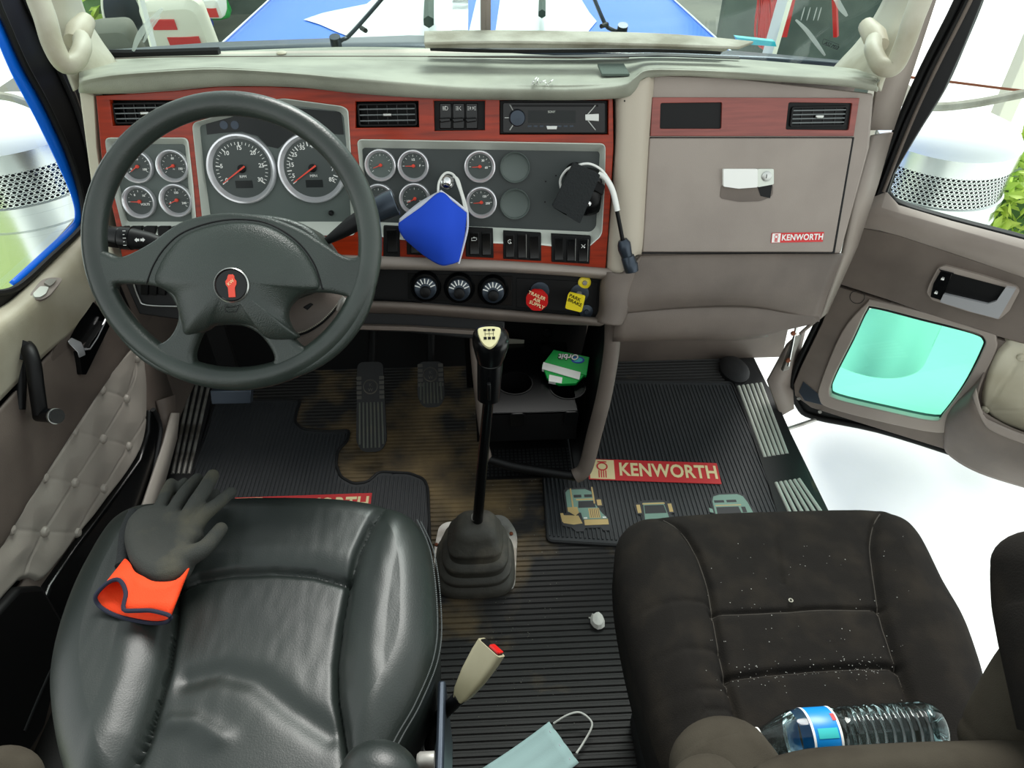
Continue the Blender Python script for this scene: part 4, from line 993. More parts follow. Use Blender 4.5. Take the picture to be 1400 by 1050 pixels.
# printed trucks, relief on the mat (pixels of the first one, shifted for the others)
def truckprint(x0, y0, kind, sc=1):
    """relief picture of a truck, 100 units wide"""
    f = Fr(PZ(x0, y0, .0112), (1, 0, 0), (0, 1, 0)); k = 1.72/FOC*sc*.78
    def P_(pts): return [(a*k, b_*k*1.25) for a, b_ in pts]
    def poly(pts, h1, m, nm, par, h0=.0004): return MB().prism(f, P_(pts), h0, h1).build(nm, m, par, bevel=0, smooth=False)
    def rect(x, y, w, h, h1, m, nm, par): return poly([(x, y), (x+w, y), (x+w, y+h), (x, y+h)], h1, m, nm, par)
    if kind == 0: ol = [(-50, -16), (-46, -30), (-30, -34), (-22, -42), (-8, -42), (-4, -36), (26, -36), (30, -42), (42, -42), (46, -30), (46, -20), (36, -6), (32, 4), (38, 6), (38, 22), (26, 24), (24, 46), (20, 46), (18, 40), (8, 46), (-24, 46), (-30, 48), (-36, 40), (-36, -6), (-46, -6)]
    elif kind == 1: ol = [(-38, -42), (-38, -14), (-30, -4), (-28, 6), (-40, 8), (-42, 28), (-30, 32), (-26, 34), (-20, 36), (20, 36), (26, 34), (30, 32), (42, 28), (40, 8), (28, 6), (30, -4), (38, -14), (38, -42)]
    else: ol = [(-46, -34), (-44, -6), (-56, -2), (-56, 10), (-44, 6), (-42, 26), (-36, 38), (-20, 42), (26, 42), (40, 36), (46, 20), (52, -10), (54, -34)]
    base = poly([(a*1.04, b_*1.04) for a, b_ in ol], .0006, 'truck_dark', 'truck_print', pm_, -.003)
    base['label'] = ['leftmost printed truck with a cream bumper and grille', 'middle printed truck seen head on', 'right printed truck with a wide green cab'][kind]
    if kind == 0:
        poly([(-34, -4), (-34, 38), (-28, 44), (8, 44), (20, 38), (22, 14), (34, -8), (44, -20), (-6, -20), (-8, -6)], .0009, 'truck_green', 'cab', base)
        for x in (-18, 4): rect(x, 26, 16, 6, .0012, 'truck_dark', 'sleeper_window', base)
        rect(-14, 20, 38, 3, .0013, 'truck_tan', 'visor', base); poly([(-10, 18), (22, 18), (24, 4), (-12, 4)], .0012, 'truck_dark', 'windscreen', base)
        for x in (-24, 21): rect(x, 4 if x < 0 else 12, 3, 42 if x < 0 else 36, .0015, 'truck_tan', 'exhaust_stack', base)
        poly([(-34, -2), (-34, 6), (-14, 6), (-12, -6), (-20, -12)], .0012, 'truck_tan', 'side_box', base); rect(28, 8, 9, 12, .0012, 'truck_tan', 'mirror', base)
        rect(8, -18, 22, 20, .0014, 'truck_tan', 'grille', base)
        for i in range(5): rect(11+i*4, -17, 1, 18, .0017, 'truck_dark', 'grille_bar', base)
        rect(-4, -32, 48, 11, .0014, 'truck_tan', 'bumper', base); poly([(-48, -10), (-14, -12), (-8, -28), (-26, -30), (-46, -26)], .0012, 'truck_tan', 'fender', base)
        poly([(-50, -6), (-44, -6), (-42, -22), (-48, -24)], .0015, 'truck_tan', 'wheel', base)
        for x in (-4, 34): rect(x, -19, 7, 3, .0016, 'white', 'headlamp', base)
    elif kind == 1:
        poly([(-26, -4), (-22, 32), (22, 32), (26, -4), (36, -16), (36, -40), (-36, -40), (-36, -16)], .0009, 'truck_green', 'cab', base)
        rect(-24, 28, 48, 3, .0013, 'truck_tan', 'visor', base); poly([(-21, 26), (21, 26), (23, 8), (-23, 8)], .0012, 'truck_dark', 'windscreen', base)
        for sx in (-1, 1): rect(sx*34-4, 10, 8, 18, .0012, 'truck_tan', 'mirror', base)
        rect(-14, -40, 28, 34, .0014, 'truck_tan', 'grille', base)
        for i in range(6): rect(-11+i*4, -39, 1, 32, .0017, 'truck_dark', 'grille_bar', base)
        for x in (-34, 24): rect(x, -24, 10, 4, .0016, 'white', 'headlamp', base)
    else:
        poly([(-44, -34), (-40, 24), (-34, 36), (-18, 40), (26, 40), (38, 34), (44, 18), (52, -34)], .0009, 'truck_green', 'cab', base)
        for x in (-36, -6): rect(x, 20, 24, 6, .0012, 'truck_dark', 'sleeper_window', base)
        rect(-36, 12, 62, 2, .0012, 'truck_tan', 'visor', base); poly([(-36, 9), (18, 9), (20, -8), (-38, -8)], .0012, 'truck_dark', 'windscreen', base); rect(24, -6, 10, 14, .0012, 'truck_dark', 'side_window', base)
        poly([(-54, -2), (-46, -4), (-46, 5), (-54, 8)], .0012, 'truck_green', 'mirror', base)
truckprint(799, 697, 0); truckprint(898, 707, 1, .95); truckprint(1001, 698, 2, .85)

# ================================================================ SEATS
def zz(pts, z): return [(p.x, p.y) for p in (PZ(x, y, z) for x, y in pts)]
ZS = .55
# --- driver: black leather
dout = zz([(146, 700), (196, 680), (290, 669), (400, 667), (480, 670), (530, 680), (573, 706), (591, 755), (598, 840), (594, 900), (570, 960), (545, 1005), (520, 1060), (505, 1120), (250, 1130), (105, 1110), (70, 1030), (56, 950), (58, 890), (78, 820), (108, 755)], ZS)
seamR = zz([(522, 692), (505, 722), (490, 755), (478, 795), (468, 850), (461, 905), (462, 950), (470, 1000), (480, 1060), (490, 1140)], ZS)
seamL = zz([(232, 690), (228, 740), (240, 790), (236, 850), (226, 910), (212, 960), (196, 1010), (172, 1060), (150, 1140)], ZS)
seamF = zz([(240, 800), (270, 788), (320, 781), (380, 779), (430, 782), (478, 793)], ZS)
fold1 = zz([(255, 925), (300, 915), (350, 928), (400, 968), (450, 1000)], ZS); fold2 = zz([(232, 985), (262, 985), (300, 1008)], ZS)
def dh(x, y):
    d1 = segd(x, y, seamR); d2 = segd(x, y, seamL); d3 = segd(x, y, seamF)
    z = -.012*math.exp(-(d1/.007)**2)-.012*math.exp(-(d2/.007)**2)-.010*math.exp(-(d3/.007)**2)
    xr_ = seamx(seamR, y); xl_ = seamx(seamL, y)
    if x > xr_: z += .026*sin(min(1, (x-xr_)/.07)*pi*.62)
    elif x < xl_: z += .026*sin(min(1, (xl_-x)/.07)*pi*.62)
    else:
        t = (x-xl_)/(xr_-xl_); z += .006*sin(pi*t)-.010
        if y > seamy(seamF, x): z += .012*sin(min(1, (y-seamy(seamF, x))/.05)*pi/2)
        else:   # sat-in hollows and folds
            z += .003*noise.noise(V((x*7, y*9, 1)))
            z -= .008*math.exp(-((segd(x, y, fold1))/.018)**2)-.006*math.exp(-((segd(x, y, fold2))/.014)**2)
    z += .0005*noise.noise(V((x*60, y*25, 2)))
    return z
def seamx(s, y):
    for a, b in zip(s, s[1:]):
        if (a[1]-y)*(b[1]-y) <= 0 and a[1] != b[1]: return a[0]+(b[0]-a[0])*(y-a[1])/(b[1]-a[1])
    return s[0][0] if y > s[0][1] else s[-1][0]
def seamy(s, x):
    s = sorted(s)
    for a, b in zip(s, s[1:]):
        if a[0] <= x <= b[0]: return a[1]+(b[1]-a[1])*(x-a[0])/(b[0]-a[0])
    return s[0][1] if x < s[0][0] else s[-1][1]
dseat = empty('driver_seat', (-.38, .6, 0), 'black leather driver seat with stitched side bolsters', 'seat')
vs, fs = cushion(dout, .40, ZS, .05, dh, nr=110, nd=320)
def dreg(c):
    if c.z < ZS-.07: return 'seat_side'
    if c.x > seamx(seamR, c.y): return 'right_bolster'
    if c.x < seamx(seamL, c.y): return 'left_bolster'
    return 'front_panel' if c.y > seamy(seamF, c.x) else 'seat_cushion'
for k, (v_, f_) in split_mesh(vs, fs, dreg).items():
    MB().add(v_, f_).build(k, 'leather', dseat, ang=80)
# double stitching along the right edge
b = MB()
eo = cr(zz([(575, 714), (594, 760), (603, 840), (599, 900), (575, 962), (551, 1005), (531, 1043)], ZS-.012), 30)
for q in (0, 1):
    for i in range(0, len(eo)-2, 1):
        x, y = eo[i]; x2, y2 = eo[i+1]; k = .006*q
        b.tube([V((x-k+.0005, y, ZS-.010+k*.9)), V((x+(x2-x)*.55-k+.0005, y+(y2-y)*.55, ZS-.010+k*.9))], .0010, 4)
b.build('stitching', 'thread', dseat)
MB().box(Fr((-.37, .58, .0), (1, 0, 0), (0, 1, 0)), -.20, .22, -.35, .25, 0.0, .40).build('seat_base', 'black', dseat, bevel=.02)
MB().box(Fr((-.075, .45, .30), (0, 1, 0), (0, 0, 1)), -.3, .12, -.02, .19, -.012, 0).build('side_bracket', 'gunmetal', dseat, bevel=.004)
MB().lathe(Fr(PZ(584, 1040, .50), (0, -1, 0), (0, 0, 1)), [(.012, -.01), (.012, .01), (.009, .014), (0, .014)], 20).build('pivot_bolt', 'steel', dseat)
# armrests of the driver seat (rounded ends reach into view)
def armrest(pts, radii, m, parent, flat=.8, name='armrest'):
    """capsule with a round end at the first point"""
    p = cr(pts, 8); n = len(p); k = len(radii); rad = []
    for i in range(n):
        t = i/(n-1)*(k-1); j = min(int(t), k-2); rad.append(radii[j]+(radii[j+1]-radii[j])*(t-j))
    d = (p[0]-p[1]).normalized(); r0 = rad[0]
    cap = [(p[0]+d*r0*sin(radians(a))*.8, r0*cos(radians(a))) for a in (88, 78, 66, 54, 42, 30, 18, 8)]
    return MB().tube([q[0] for q in cap]+p, [q[1] for q in cap]+rad, 32, flat=flat).build(name, m, parent, ang=88)
armrest([PD(520, 1060, .80), PD(512, 1085, .79), PD(485, 1160, .76)], [.044, .048, .052], 'leather', dseat, .9)
armrest([PD(8, 1064, .80), PD(-5, 1085, .79), PD(-40, 1150, .76)], [.040, .046, .052], 'armrest_cloth', dseat, .9)
MB().box(Fr((-.38, .06, .5), (1, 0, 0), (0, .1, 1)), -.26, .24, -.05, .5, -.1, 0).build('backrest', 'leather', dseat, bevel=.04, seg=4)
# --- passenger: dark velvet
pout = zz([(846, 722), (866, 700), (905, 690), (1000, 684), (1100, 681), (1195, 680), (1230, 688), (1266, 716), (1300, 780), (1330, 830), (1350, 880), (1366, 940), (1362, 1000), (1340, 1060), (1330, 1140), (960, 1150), (925, 1060), (900, 1000), (880, 930), (862, 860), (850, 800), (845, 760)], ZS)
pL = zz([(903, 704), (930, 722), (952, 755), (968, 800), (977, 850), (986, 900), (998, 950), (1015, 1010), (1030, 1140)], ZS)
pR = zz([(1208, 694), (1196, 715), (1191, 745), (1196, 790), (1205, 840), (1220, 890), (1236, 935), (1252, 985), (1270, 1140)], ZS)
pH1 = zz([(972, 839), (1040, 836), (1120, 832), (1206, 832)], ZS); pH2 = zz([(990, 927), (1060, 919), (1140, 913), (1228, 912)], ZS)
pC = zz([(1052, 690), (1060, 740), (1070, 795)], ZS)
def ph(x, y):
    z = 0
    for s_, a_, w_ in ((pL, .010, .007), (pR, .010, .007), (pH1, .006, .005), (pH2, .010, .006)): z -= a_*math.exp(-(segd(x, y, s_)/w_)**2)
    xr_ = seamx(pR, y); xl_ = seamx(pL, y)
    if x > xr_: z += .022*sin(min(1, (x-xr_)/.08)*pi*.62)
    elif x < xl_: z += .022*sin(min(1, (xl_-x)/.08)*pi*.62); 
    z -= .004*math.exp(-(segd(x, y, pC)/.005)**2)
    if x < xl_:
        for yy in (.64, .56, .50, .47): z -= .003*math.exp(-((y-yy-.10*(x-.3))/.004)**2)
    z += .003*noise.noise(V((x*12, y*12, 5)))+.0012*noise.noise(V((x*40, y*40, 2)))
    return z
ps = empty('passenger_seat', (.48, .5, 0), 'dark grey velvet passenger seat with crumbs and armrests', 'seat')
vs, fs = cushion(pout, .40, ZS, .055, ph, nr=110, nd=320)
def preg(c):
    if c.z < ZS-.07: return 'seat_side'
    if c.x > seamx(pR, c.y): return 'right_bolster'
    if c.x < seamx(pL, c.y): return 'left_bolster'
    return 'seat_cushion'
for k, (v_, f_) in split_mesh(vs, fs, preg).items(): MB().add(v_, f_).build(k, 'velvet', ps, ang=80)
MB().box(Fr((.48, .48, 0), (1, 0, 0), (0, 1, 0)), -.20, .20, -.32, .25, 0, .41).build('seat_base', 'rubber', ps, bevel=.02)
armrest([PD(986, 1045, .83), PD(1000, 1075, .81), PD(1030, 1150, .78)], [.060, .064, .068], 'armrest_cloth', ps, .9)
armrest([PD(962, 1082, .76), PD(972, 1100, .75), PD(1000, 1160, .7)], [.042, .048, .052], 'armrest_cloth', ps, .9)
armrest([PD(1428, 775, .80), PD(1436, 830, .79), PD(1450, 880, .77), PD(1480, 1000, .74)], [.050, .054, .056, .056], 'velvet', ps, 1)
# backrest lower roll and right wing
rows = []
for yy, dd in ((1012, .80), (1022, .765), (1050, .74), (1120, .72)):
    rows.append([PD(1030, yy+30, dd), PD(1100, yy+12, dd), PD(1180, yy+6, dd), PD(1260, yy+2, dd), PD(1340, yy, dd), PD(1420, yy-2, dd)])
sheet('backrest', rows, 'armrest_cloth', ps, nu=5, nv=5, solid=.03, ang=80)
armrest([PD(1355, 1018, .83), PD(1392, 985, .82), PD(1440, 950, .80), PD(1500, 915, .78)], [.036, .050, .065, .07], 'armrest_cloth', ps, .8, 'backrest_wing')
MB().box(Fr((.5, .06, .5), (1, 0, 0), (0, .1, 1)), -.26, .24, -.05, .45, -.1, 0).build('backrest_shell', 'velvet', ps, bevel=.04, seg=4)
for s_ in (pL[:-2], pR[:-2], pH1, pH2):
    q_ = cr(s_, 12); MB().tube([V((x, y, ZS+ph(x, y)-(.0105 if y > .84 else .0003))) for x, y in q_ if y < .82], .0011, 5).build('seam', 'seam_light', ps)
# burn hole and crumbs
MB().tube([PZ(1080.5, 822.5, ZS)+V((.003*cos(a), .003*sin(a), .0035)) for a in [2*pi*i/10 for i in range(10)]], .0009, 5, closed=True).build('burn_hole', 'canvas_grey', ps)
b = MB()
for i in range(170):
    if i % 2: x = random.uniform(1000, 1210); y = 915+random.gauss(0, 7)-(x-1100)*.04
    else: x = random.uniform(960, 1240); y = random.uniform(740, 960)
    p = PZ(x, y, ZS); p.z += ph(p.x, p.y)+.001; r = random.uniform(.0004, .0010)
    b.add([p+V((r, 0, 0)), p+V((-r, r*.5, 0)), p+V((0, -r, 0)), p+V((0, 0, r))], [(0, 1, 2), (0, 1, 3), (1, 2, 3), (2, 0, 3)])
tag(b.build('crumbs', 'paper', smooth=False), 'pale crumbs and lint scattered on the passenger seat cushion', 'crumbs', kind='stuff')
# plastic box side panels by the passenger seat
sheet('seat_side_cover', [[PZ(862, 830, .42), PZ(872, 900, .42), PZ(890, 980, .42), PZ(915, 1050, .42)], [PZ(846, 800, .30), PZ(866, 900, .28), PZ(884, 990, .28), PZ(908, 1060, .28)]], 'panel_dark', ps, nu=4, nv=3, solid=.004)
# ================================================================ LEFT DOOR (closed)
def D_(x, y, h=0): return DL.px(x, y, h)
ld = empty('door_1', (-.93, 1.2, 0), kind='structure')
winL = [(-60, -120), (0, 12), (32, 85), (62, 140), (92, 205), (110, 260), (115, 300), (106, 318), (70, 352), (22, 394), (-20, 402), (-60, 405)]
outL = [(-160, -260), (20, -150), (52, -20), (80, 42), (112, 122), (128, 200), (150, 330), (180, 420), (235, 530), (238, 590), (190, 700), (60, 960), (-60, 1200), (-160, 1200)]
plate('frame', DL, sm([DL.uv(x, y) for x, y in outL], 3), [sm([DL.uv(x, y, -.004) for x, y in winL], 4)], -.012, -.004, 'black', ld, bevel=.002)
wl = cr([DL.px(x, y, -.002) for x, y in winL], 5, True)
MB().tube(wl, .007, 8, closed=True).build('window_rubber', 'rubber_seal', ld)
MB().tube(cr([DL.px(x, y, -.002) for x, y in ((8, -80), (30, -10), (72, 80), (107, 160), (126, 235), (136, 300))], 5), .006, 8).build('door_seal', 'rubber', ld)
MB().tube(cr([DL.px(x, y, .000) for x, y in ((28, -80), (48, -10), (84, 80), (115, 160), (134, 235), (146, 310))], 5), .0015, 6).build('seal_lip', 'panel_grey', ld)
MB().add([DL.px(x, y, -.03) for x, y in winL], [tuple(range(12))]).build('window_2', 'pane', ld, smooth=False)
# blue painted flange outside the glass
fl_o = cr([DL.px(x, y, -.013) for x, y in winL[1:10]], 6)
blue = [(-14, 30), (14, 98), (46, 158), (74, 215), (96, 265), (102, 296), (92, 312), (58, 344), (12, 386)]
MB().loft([fl_o, cr([DL.px(x, y, -.020) for x, y in blue], 6)], cap=False, closed=False).build('outer_flange', 'paint_blue', ld, solid=.003)
# beige belt with the switch pad
sheet('belt_trim', [[D_(120, 306, -.004), D_(80, 348, -.004), D_(30, 396, -.004), D_(0, 420, -.004), D_(-50, 440, -.004)],
                    [D_(128, 330, .020), D_(96, 368, .030), D_(60, 398, .034), D_(22, 428, .034), D_(-40, 470, .034)],
                    [D_(142, 375, .022), D_(118, 400, .032), D_(88, 428, .035), D_(56, 440, .036), D_(-40, 520, .036)],
                    [D_(152, 392, .010), D_(130, 420, .018), D_(100, 452, .022), D_(55, 492, .022), D_(-40, 590, .022)]], 'beige', ld, nu=6, nv=5, solid=.006, ang=80)
sheet('upper_panel', [[D_(150, 385, .008), D_(100, 445, .012), D_(50, 500, .014), D_(-40, 600, .014)],
                      [D_(165, 410, .012), D_(128, 465, .018), D_(72, 530, .02), D_(-40, 660, .02)],
                      [D_(192, 446, .012), D_(146, 500, .016), D_(60, 626, .016), D_(-40, 790, .016)],
                      [D_(198, 455, .006), D_(152, 508, .012), D_(66, 636, .012), D_(-40, 810, .012)]], 'panel_dark', ld, nu=6, nv=5, solid=.006, ang=80)
MB().loft([[D_(205, 455, .0), D_(232, 540, .0), D_(238, 590, .0), D_(120, 830, .0), D_(0, 1050, .0)], [D_(170, 480, .0), D_(165, 560, 0), D_(100, 700, 0), D_(0, 830, 0), D_(-60, 900, 0)]], cap=False, closed=False).build('lower_panel', 'panel_dark', ld, solid=.01)
# window switches
swp = slab('switch_pad', DL.at(64, 395, .034, (V((0, 1, 0))), V((-.8, 0, .6))), [(41, 402), (56, 383), (68, 379), (86, 380), (82, 387), (68, 404), (56, 410), (44, 409)], 0, .006, 'panel_grey', ld, r=.01, bevel=.002)
f_ = DL.at(64, 395, .034, (V((0, 1, 0))), V((-.8, 0, .6)))
slab('window_switch', f_, [(45, 401), (55, 391), (67, 392), (63, 401), (55, 406), (47, 406)], .006, .010, 'silver', ld, r=.004, bevel=.002)
slab('mirror_switch', f_, [(60, 386), (66, 381), (78, 381), (74, 387), (68, 391)], .006, .011, 'satin', ld, r=.003, bevel=.0015)
# inner handle: dark recess and chrome lever
H1 = .018
slab('handle_housing', DL, [(128, 400), (152, 420), (158, 448), (140, 480), (113, 518), (84, 502), (70, 492), (74, 478), (100, 440)], 0, H1+.004, 'panel_dark', ld, r=.01, bevel=.004)
slab('handle_recess', DL, [(127, 412), (145, 430), (144, 443), (122, 476), (103, 470), (96, 462), (108, 440)], H1+.004, H1+.0055, 'black_gloss', ld, r=.006, bevel=0)
slab('handle_blade', DL, [(145, 438), (150, 446), (118, 512), (112, 512), (108, 480), (118, 478)], H1+.005, H1+.018, 'black_gloss', ld, r=.003, bevel=.003)
MB().loft([[DL.px(x, y, h) for x, y, h in r] for r in ([(92, 466, .024), (97, 461, .024), (100, 464, .03), (94, 470, .03)], [(104, 472, .034), (111, 467, .036), (114, 474, .044), (106, 482, .044)], [(108, 484, .034), (116, 477, .034), (117, 486, .044), (108, 490, .044)])]).build('door_lever', 'bright_metal', ld, bevel=.002)
MB().tube([DL.px(x, y, .034) for x, y in ((146, 434), (132, 462), (122, 477), (114, 478))], .0028, 8).build('chrome_edge', 'bright_metal', ld)
# window winder lever (black)
wd = MB().tube(cr([DL.px(x, y, h) for x, y, h in ((38, 478, .022), (40, 490, .05), (44, 520, .06), (48, 560, .062), (56, 573, .06))], 6), [.016]*6+[.015]*18+[.013], 16).build('lever_arm', 'black', None)
wt = empty('window_winder', DL.px(40, 520, .03), 'black winder lever with a round knob on the left door panel', 'winder')
bpy.data.objects.remove(wd)
MB().tube(cr([DL.px(x, y, h) for x, y, h in ((34, 472, .02), (40, 480, .045), (46, 500, .058), (50, 530, .06), (55, 566, .058))], 6), [.014]*25, 16, flat=.8).build('lever_arm', 'black', wt)
MB().tube([DL.px(32, 480, .015), DL.px(28, 478, .032)], [.021, .019], 20).tube([DL.px(29, 486, .02), DL.px(27, 560, .02)], [.012, .010], 14).build('base', 'black', wt)
MB().tube([DL.px(52, 568, .048), DL.px(66, 568, .075), DL.px(79, 569, .10)], [.012, .014, .0145], 20).build('knob', 'black_gloss', wt)
MB().tube([DL.px(74, 569, .092), DL.px(76, 569, .096)], .0155, 20).build('knob_ring', 'satin', wt)
# buttoned pad
pad_px = [(196, 462), (152, 500), (110, 570), (62, 640), (20, 700), (-40, 800), (-60, 900), (30, 800), (62, 798), (105, 745), (148, 690), (190, 630), (203, 590), (205, 545), (203, 500)]
pu = [DL.uv(x, y, .02) for x, y in pad_px]
btn = [(144, 533), (177, 545), (106, 590), (145, 600), (180, 610), (65, 653), (107, 660), (146, 668), (20, 724), (66, 727), (110, 728), (192, 490), (160, 478), (214, 556), (38, 785), (85, 790)]
bu = [DL.uv(x, y, .02) for x, y in btn]
def tuft_h(u, v, buttons, R=.055):
    d0 = min(hypot(u-a, v-b_) for a, b_ in buttons)
    return .011*(1-math.exp(-(d0/(R*.62))**1.5))
def tufted(name, fr, poly, buttons, h0, m, parent, step=.0035, R=.055, seams=()):
    us = [p[0] for p in poly]; vs_ = [p[1] for p in poly]; mg_ = .014; nu = int((max(us)-min(us)+2*mg_)/step)+1; nv = int((max(vs_)-min(vs_)+2*mg_)/step)+1
    idx = {}; P = []; F = []; cl = poly+[poly[0]]
    for j in range(nv+1):
        for i in range(nu+1):
            u = min(us)-mg_+i*step; v = min(vs_)-mg_+j*step
            d = segd(u, v, cl); ins = inpoly(u, v, poly)
            if not ins and d > mg_: continue
            sd_ = d if ins else -d
            k = max(0, min(1, (sd_+.004)/.022)); h = h0+.008+(tuft_h(u, v, buttons, R)-.008)*max(.15, min(1, sd_/.045))
            for sm_ in seams: h -= .0022*math.exp(-(segd(u, v, sm_)/.0024)**2)
            h = h*sin(k*pi/2)**.6 - .03*(1-k)**2
            idx[i, j] = len(P); P.append(fr.P(u, v, h))
    for (i, j) in list(idx):
        if (i+1, j) in idx and (i, j+1) in idx and (i+1, j+1) in idx: F.append((idx[i, j], idx[i+1, j], idx[i+1, j+1], idx[i, j+1]))
    return MB().add(P, F).build(name, m, parent, ang=85)
seams_ = [[bu[11], bu[1]], [bu[0], bu[1]], [bu[2], bu[3], bu[4]], [bu[5], bu[6], bu[7]], [bu[8], bu[9], bu[10]]]
def arc_(i, j, k=.012):
    a, c = V(bu[i]), V(bu[j]); n_ = (c-a).orthogonal().normalized()*k; return cr([tuple(a), tuple((a+c)/2+n_), tuple(c)], 5)
seams_ += [arc_(2, 0), arc_(5, 2), arc_(8, 5), arc_(6, 3), arc_(9, 6), arc_(3, 1), arc_(7, 4), arc_(10, 7), arc_(14, 9), arc_(15, 10), arc_(0, 12), arc_(1, 11), arc_(4, 13)]
tp = tufted('buttoned_pad', DL, cr(pu, 4, True), bu, .010, 'vinyl_light', ld, seams=seams_)
for u, v in bu[:12]: MB().lathe(Fr(DL.P(u, v, .010), DL.U, DL.V), [(.0115, 0), (.0115, .004), (.008, .009), (0, .0105)], 20).build('button', 'vinyl_light', tp)
# curved creases between the buttons
# gloss black pocket edge under the pad
pk = [(206, 560), (205, 590), (194, 628), (150, 690), (108, 745), (70, 800), (40, 880), (0, 960), (40, 970), (70, 900), (110, 820), (165, 740), (205, 670), (217, 600), (217, 578), (210, 562)]
MB().prism(DL, [DL.uv(x, y, .03) for x, y in pk], -.0, .03).build('map_pocket', 'black_gloss', ld, bevel=.006, seg=3)
MB().tube(cr([DL.px(x, y, .03) for x, y in ((209, 560), (218, 580), (217, 605), (200, 680), (160, 752), (108, 830), (60, 930), (30, 1000))], 6), .007, 10).build('pocket_rim', 'rubber', ld)
MB().prism(DL, [DL.uv(x, y, .035) for x, y in ((60, 800), (30, 802), (-60, 900), (-60, 1200), (60, 1000), (95, 860))], 0, .035).build('door_pocket', 'black', ld, bevel=.01)

# ================================================================ RIGHT DOOR (open)
rd = empty('door_2', RD.P(.3, .4), kind='structure')
def r_(pts, h=0): return [RD.uv(x, y, h) for x, y in pts]
TH = -.035
winR = [(1346, -8), (1318, 62), (1290, 125), (1250, 190), (1222, 238), (1213, 262), (1228, 280), (1300, 302), (1420, 334), (1640, 400), (1700, -60), (1500, -160), (1380, -120)]
outR = [(1355, -200), (1310, -5), (1262, 92), (1226, 170), (1190, 262), (1165, 340), (1120, 430), (1086, 500), (1080, 530), (1086, 556), (1104, 570), (1200, 592), (1310, 628), (1400, 660), (1560, 715), (1740, 770), (1800, 100), (1700, -200)]
gw = [(1196, 420), (1260, 436), (1330, 454), (1346, 464), (1344, 478), (1320, 525), (1290, 566), (1275, 575), (1210, 562), (1144, 546), (1134, 537), (1140, 515), (1165, 465), (1184, 425)]
plate('door_shell', RD, sm(r_(outR), 3), [sm(r_(winR), 4), sm(r_(gw), 4)], TH, -.012, 'black', rd, bevel=.004)
MB().tube(cr([RD.px(x, y, -.008) for x, y in ((1330, -60), (1310, 0), (1262, 95), (1228, 172), (1192, 264), (1165, 340), (1122, 432), (1089, 502), (1084, 530), (1092, 556), (1112, 570), (1200, 588), (1310, 622), (1420, 660))], 4), .009, 10).build('door_seal', 'rubber_seal', rd)
# frame strips beside the glass: dark trim, grey rib
slab('frame_trim', RD, [(1345, -60), (1318, 5), (1270, 95), (1236, 168), (1200, 262), (1183, 300), (1200, 300), (1213, 264), (1222, 238), (1250, 190), (1290, 125), (1318, 62), (1346, -8), (1365, -60)], -.012, .004, 'rubber', rd, bevel=.002)
MB().tube(cr([RD.px(x, y, .006) for x, y in ((1352, -60), (1326, 3), (1278, 98), (1244, 172), (1208, 262))], 4), .004, 8).build('frame_rib', 'panel_dark', rd)
MB().add([RD.px(x, y, -.03) for x, y in winR], [tuple(range(len(winR)))]).build('window_3', 'pane', rd, smooth=False)
MB().tube([RD.px(x, y, -.02) for x, y in winR[4:10]], .006, 8).build('window_rubber', 'rubber_seal', rd)
MB().loft([[RD.px(x, y, .0) for x, y in ((1190, 272), (1212, 262), (1228, 281), (1300, 303), (1400, 329), (1560, 376))], [RD.px(x, y, .022) for x, y in ((1184, 285), (1205, 284), (1230, 292), (1300, 312), (1400, 341), (1560, 388))],
           [RD.px(x, y, .026) for x, y in ((1181, 298), (1203, 298), (1230, 306), (1300, 330), (1400, 362), (1560, 410))], [RD.px(x, y, .010) for x, y in ((1178, 310), (1203, 314), (1230, 321), (1300, 344), (1400, 378), (1560, 428))]], cap=False, closed=False).build('belt_trim', 'panel_grey', rd, solid=.004, bevel=.002, ang=60)
pupx = [(1178, 311), (1230, 322), (1300, 345), (1400, 379), (1560, 432), (1560, 530), (1400, 471), (1300, 441), (1220, 412), (1145, 388), (1160, 350)]
slab('upper_panel', RD, pupx, -.01, .012, 'panel_dark', rd, bevel=.003)
plx = [(1144, 390), (1220, 414), (1300, 443), (1400, 473), (1560, 530), (1560, 700), (1400, 655), (1330, 630), (1290, 612), (1180, 578), (1110, 556), (1088, 540), (1086, 525), (1096, 500), (1125, 440)]
plate('lower_panel', RD, r_(plx), [sm(r_(gw, .006), 4)], -.012, .006, 'panel_dark', rd, bevel=.002)
fo = [(1183, 416), (1196, 412), (1265, 428), (1350, 452), (1362, 464), (1360, 484), (1330, 540), (1300, 582), (1280, 592), (1200, 576), (1133, 558), (1120, 546), (1121, 525), (1150, 455)]
plate('small_window_frame', RD, sm(r_(fo, .012), 4), [sm(r_(gw, .012), 4)], -.01, .012, 'panel_grey', rd, bevel=.003)
MB().add([RD.px(x, y, -.02) for x, y in gw], [tuple(range(len(gw)))]).build('window_4', 'pane_green', rd, smooth=False)
MB().tube(cr([RD.px(x, y, -.006) for x, y in gw], 5, True), .005, 8, closed=True).build('window_rubber', 'rubber_seal', rd)
b = MB(); b.tube([RD.px(1172+10*cos(a), 406+10*sin(a)*.9, .0065) for a in [2*pi*i/20 for i in range(20)]], .0008, 5, closed=True); b.build('plug_ring', 'black', rd)
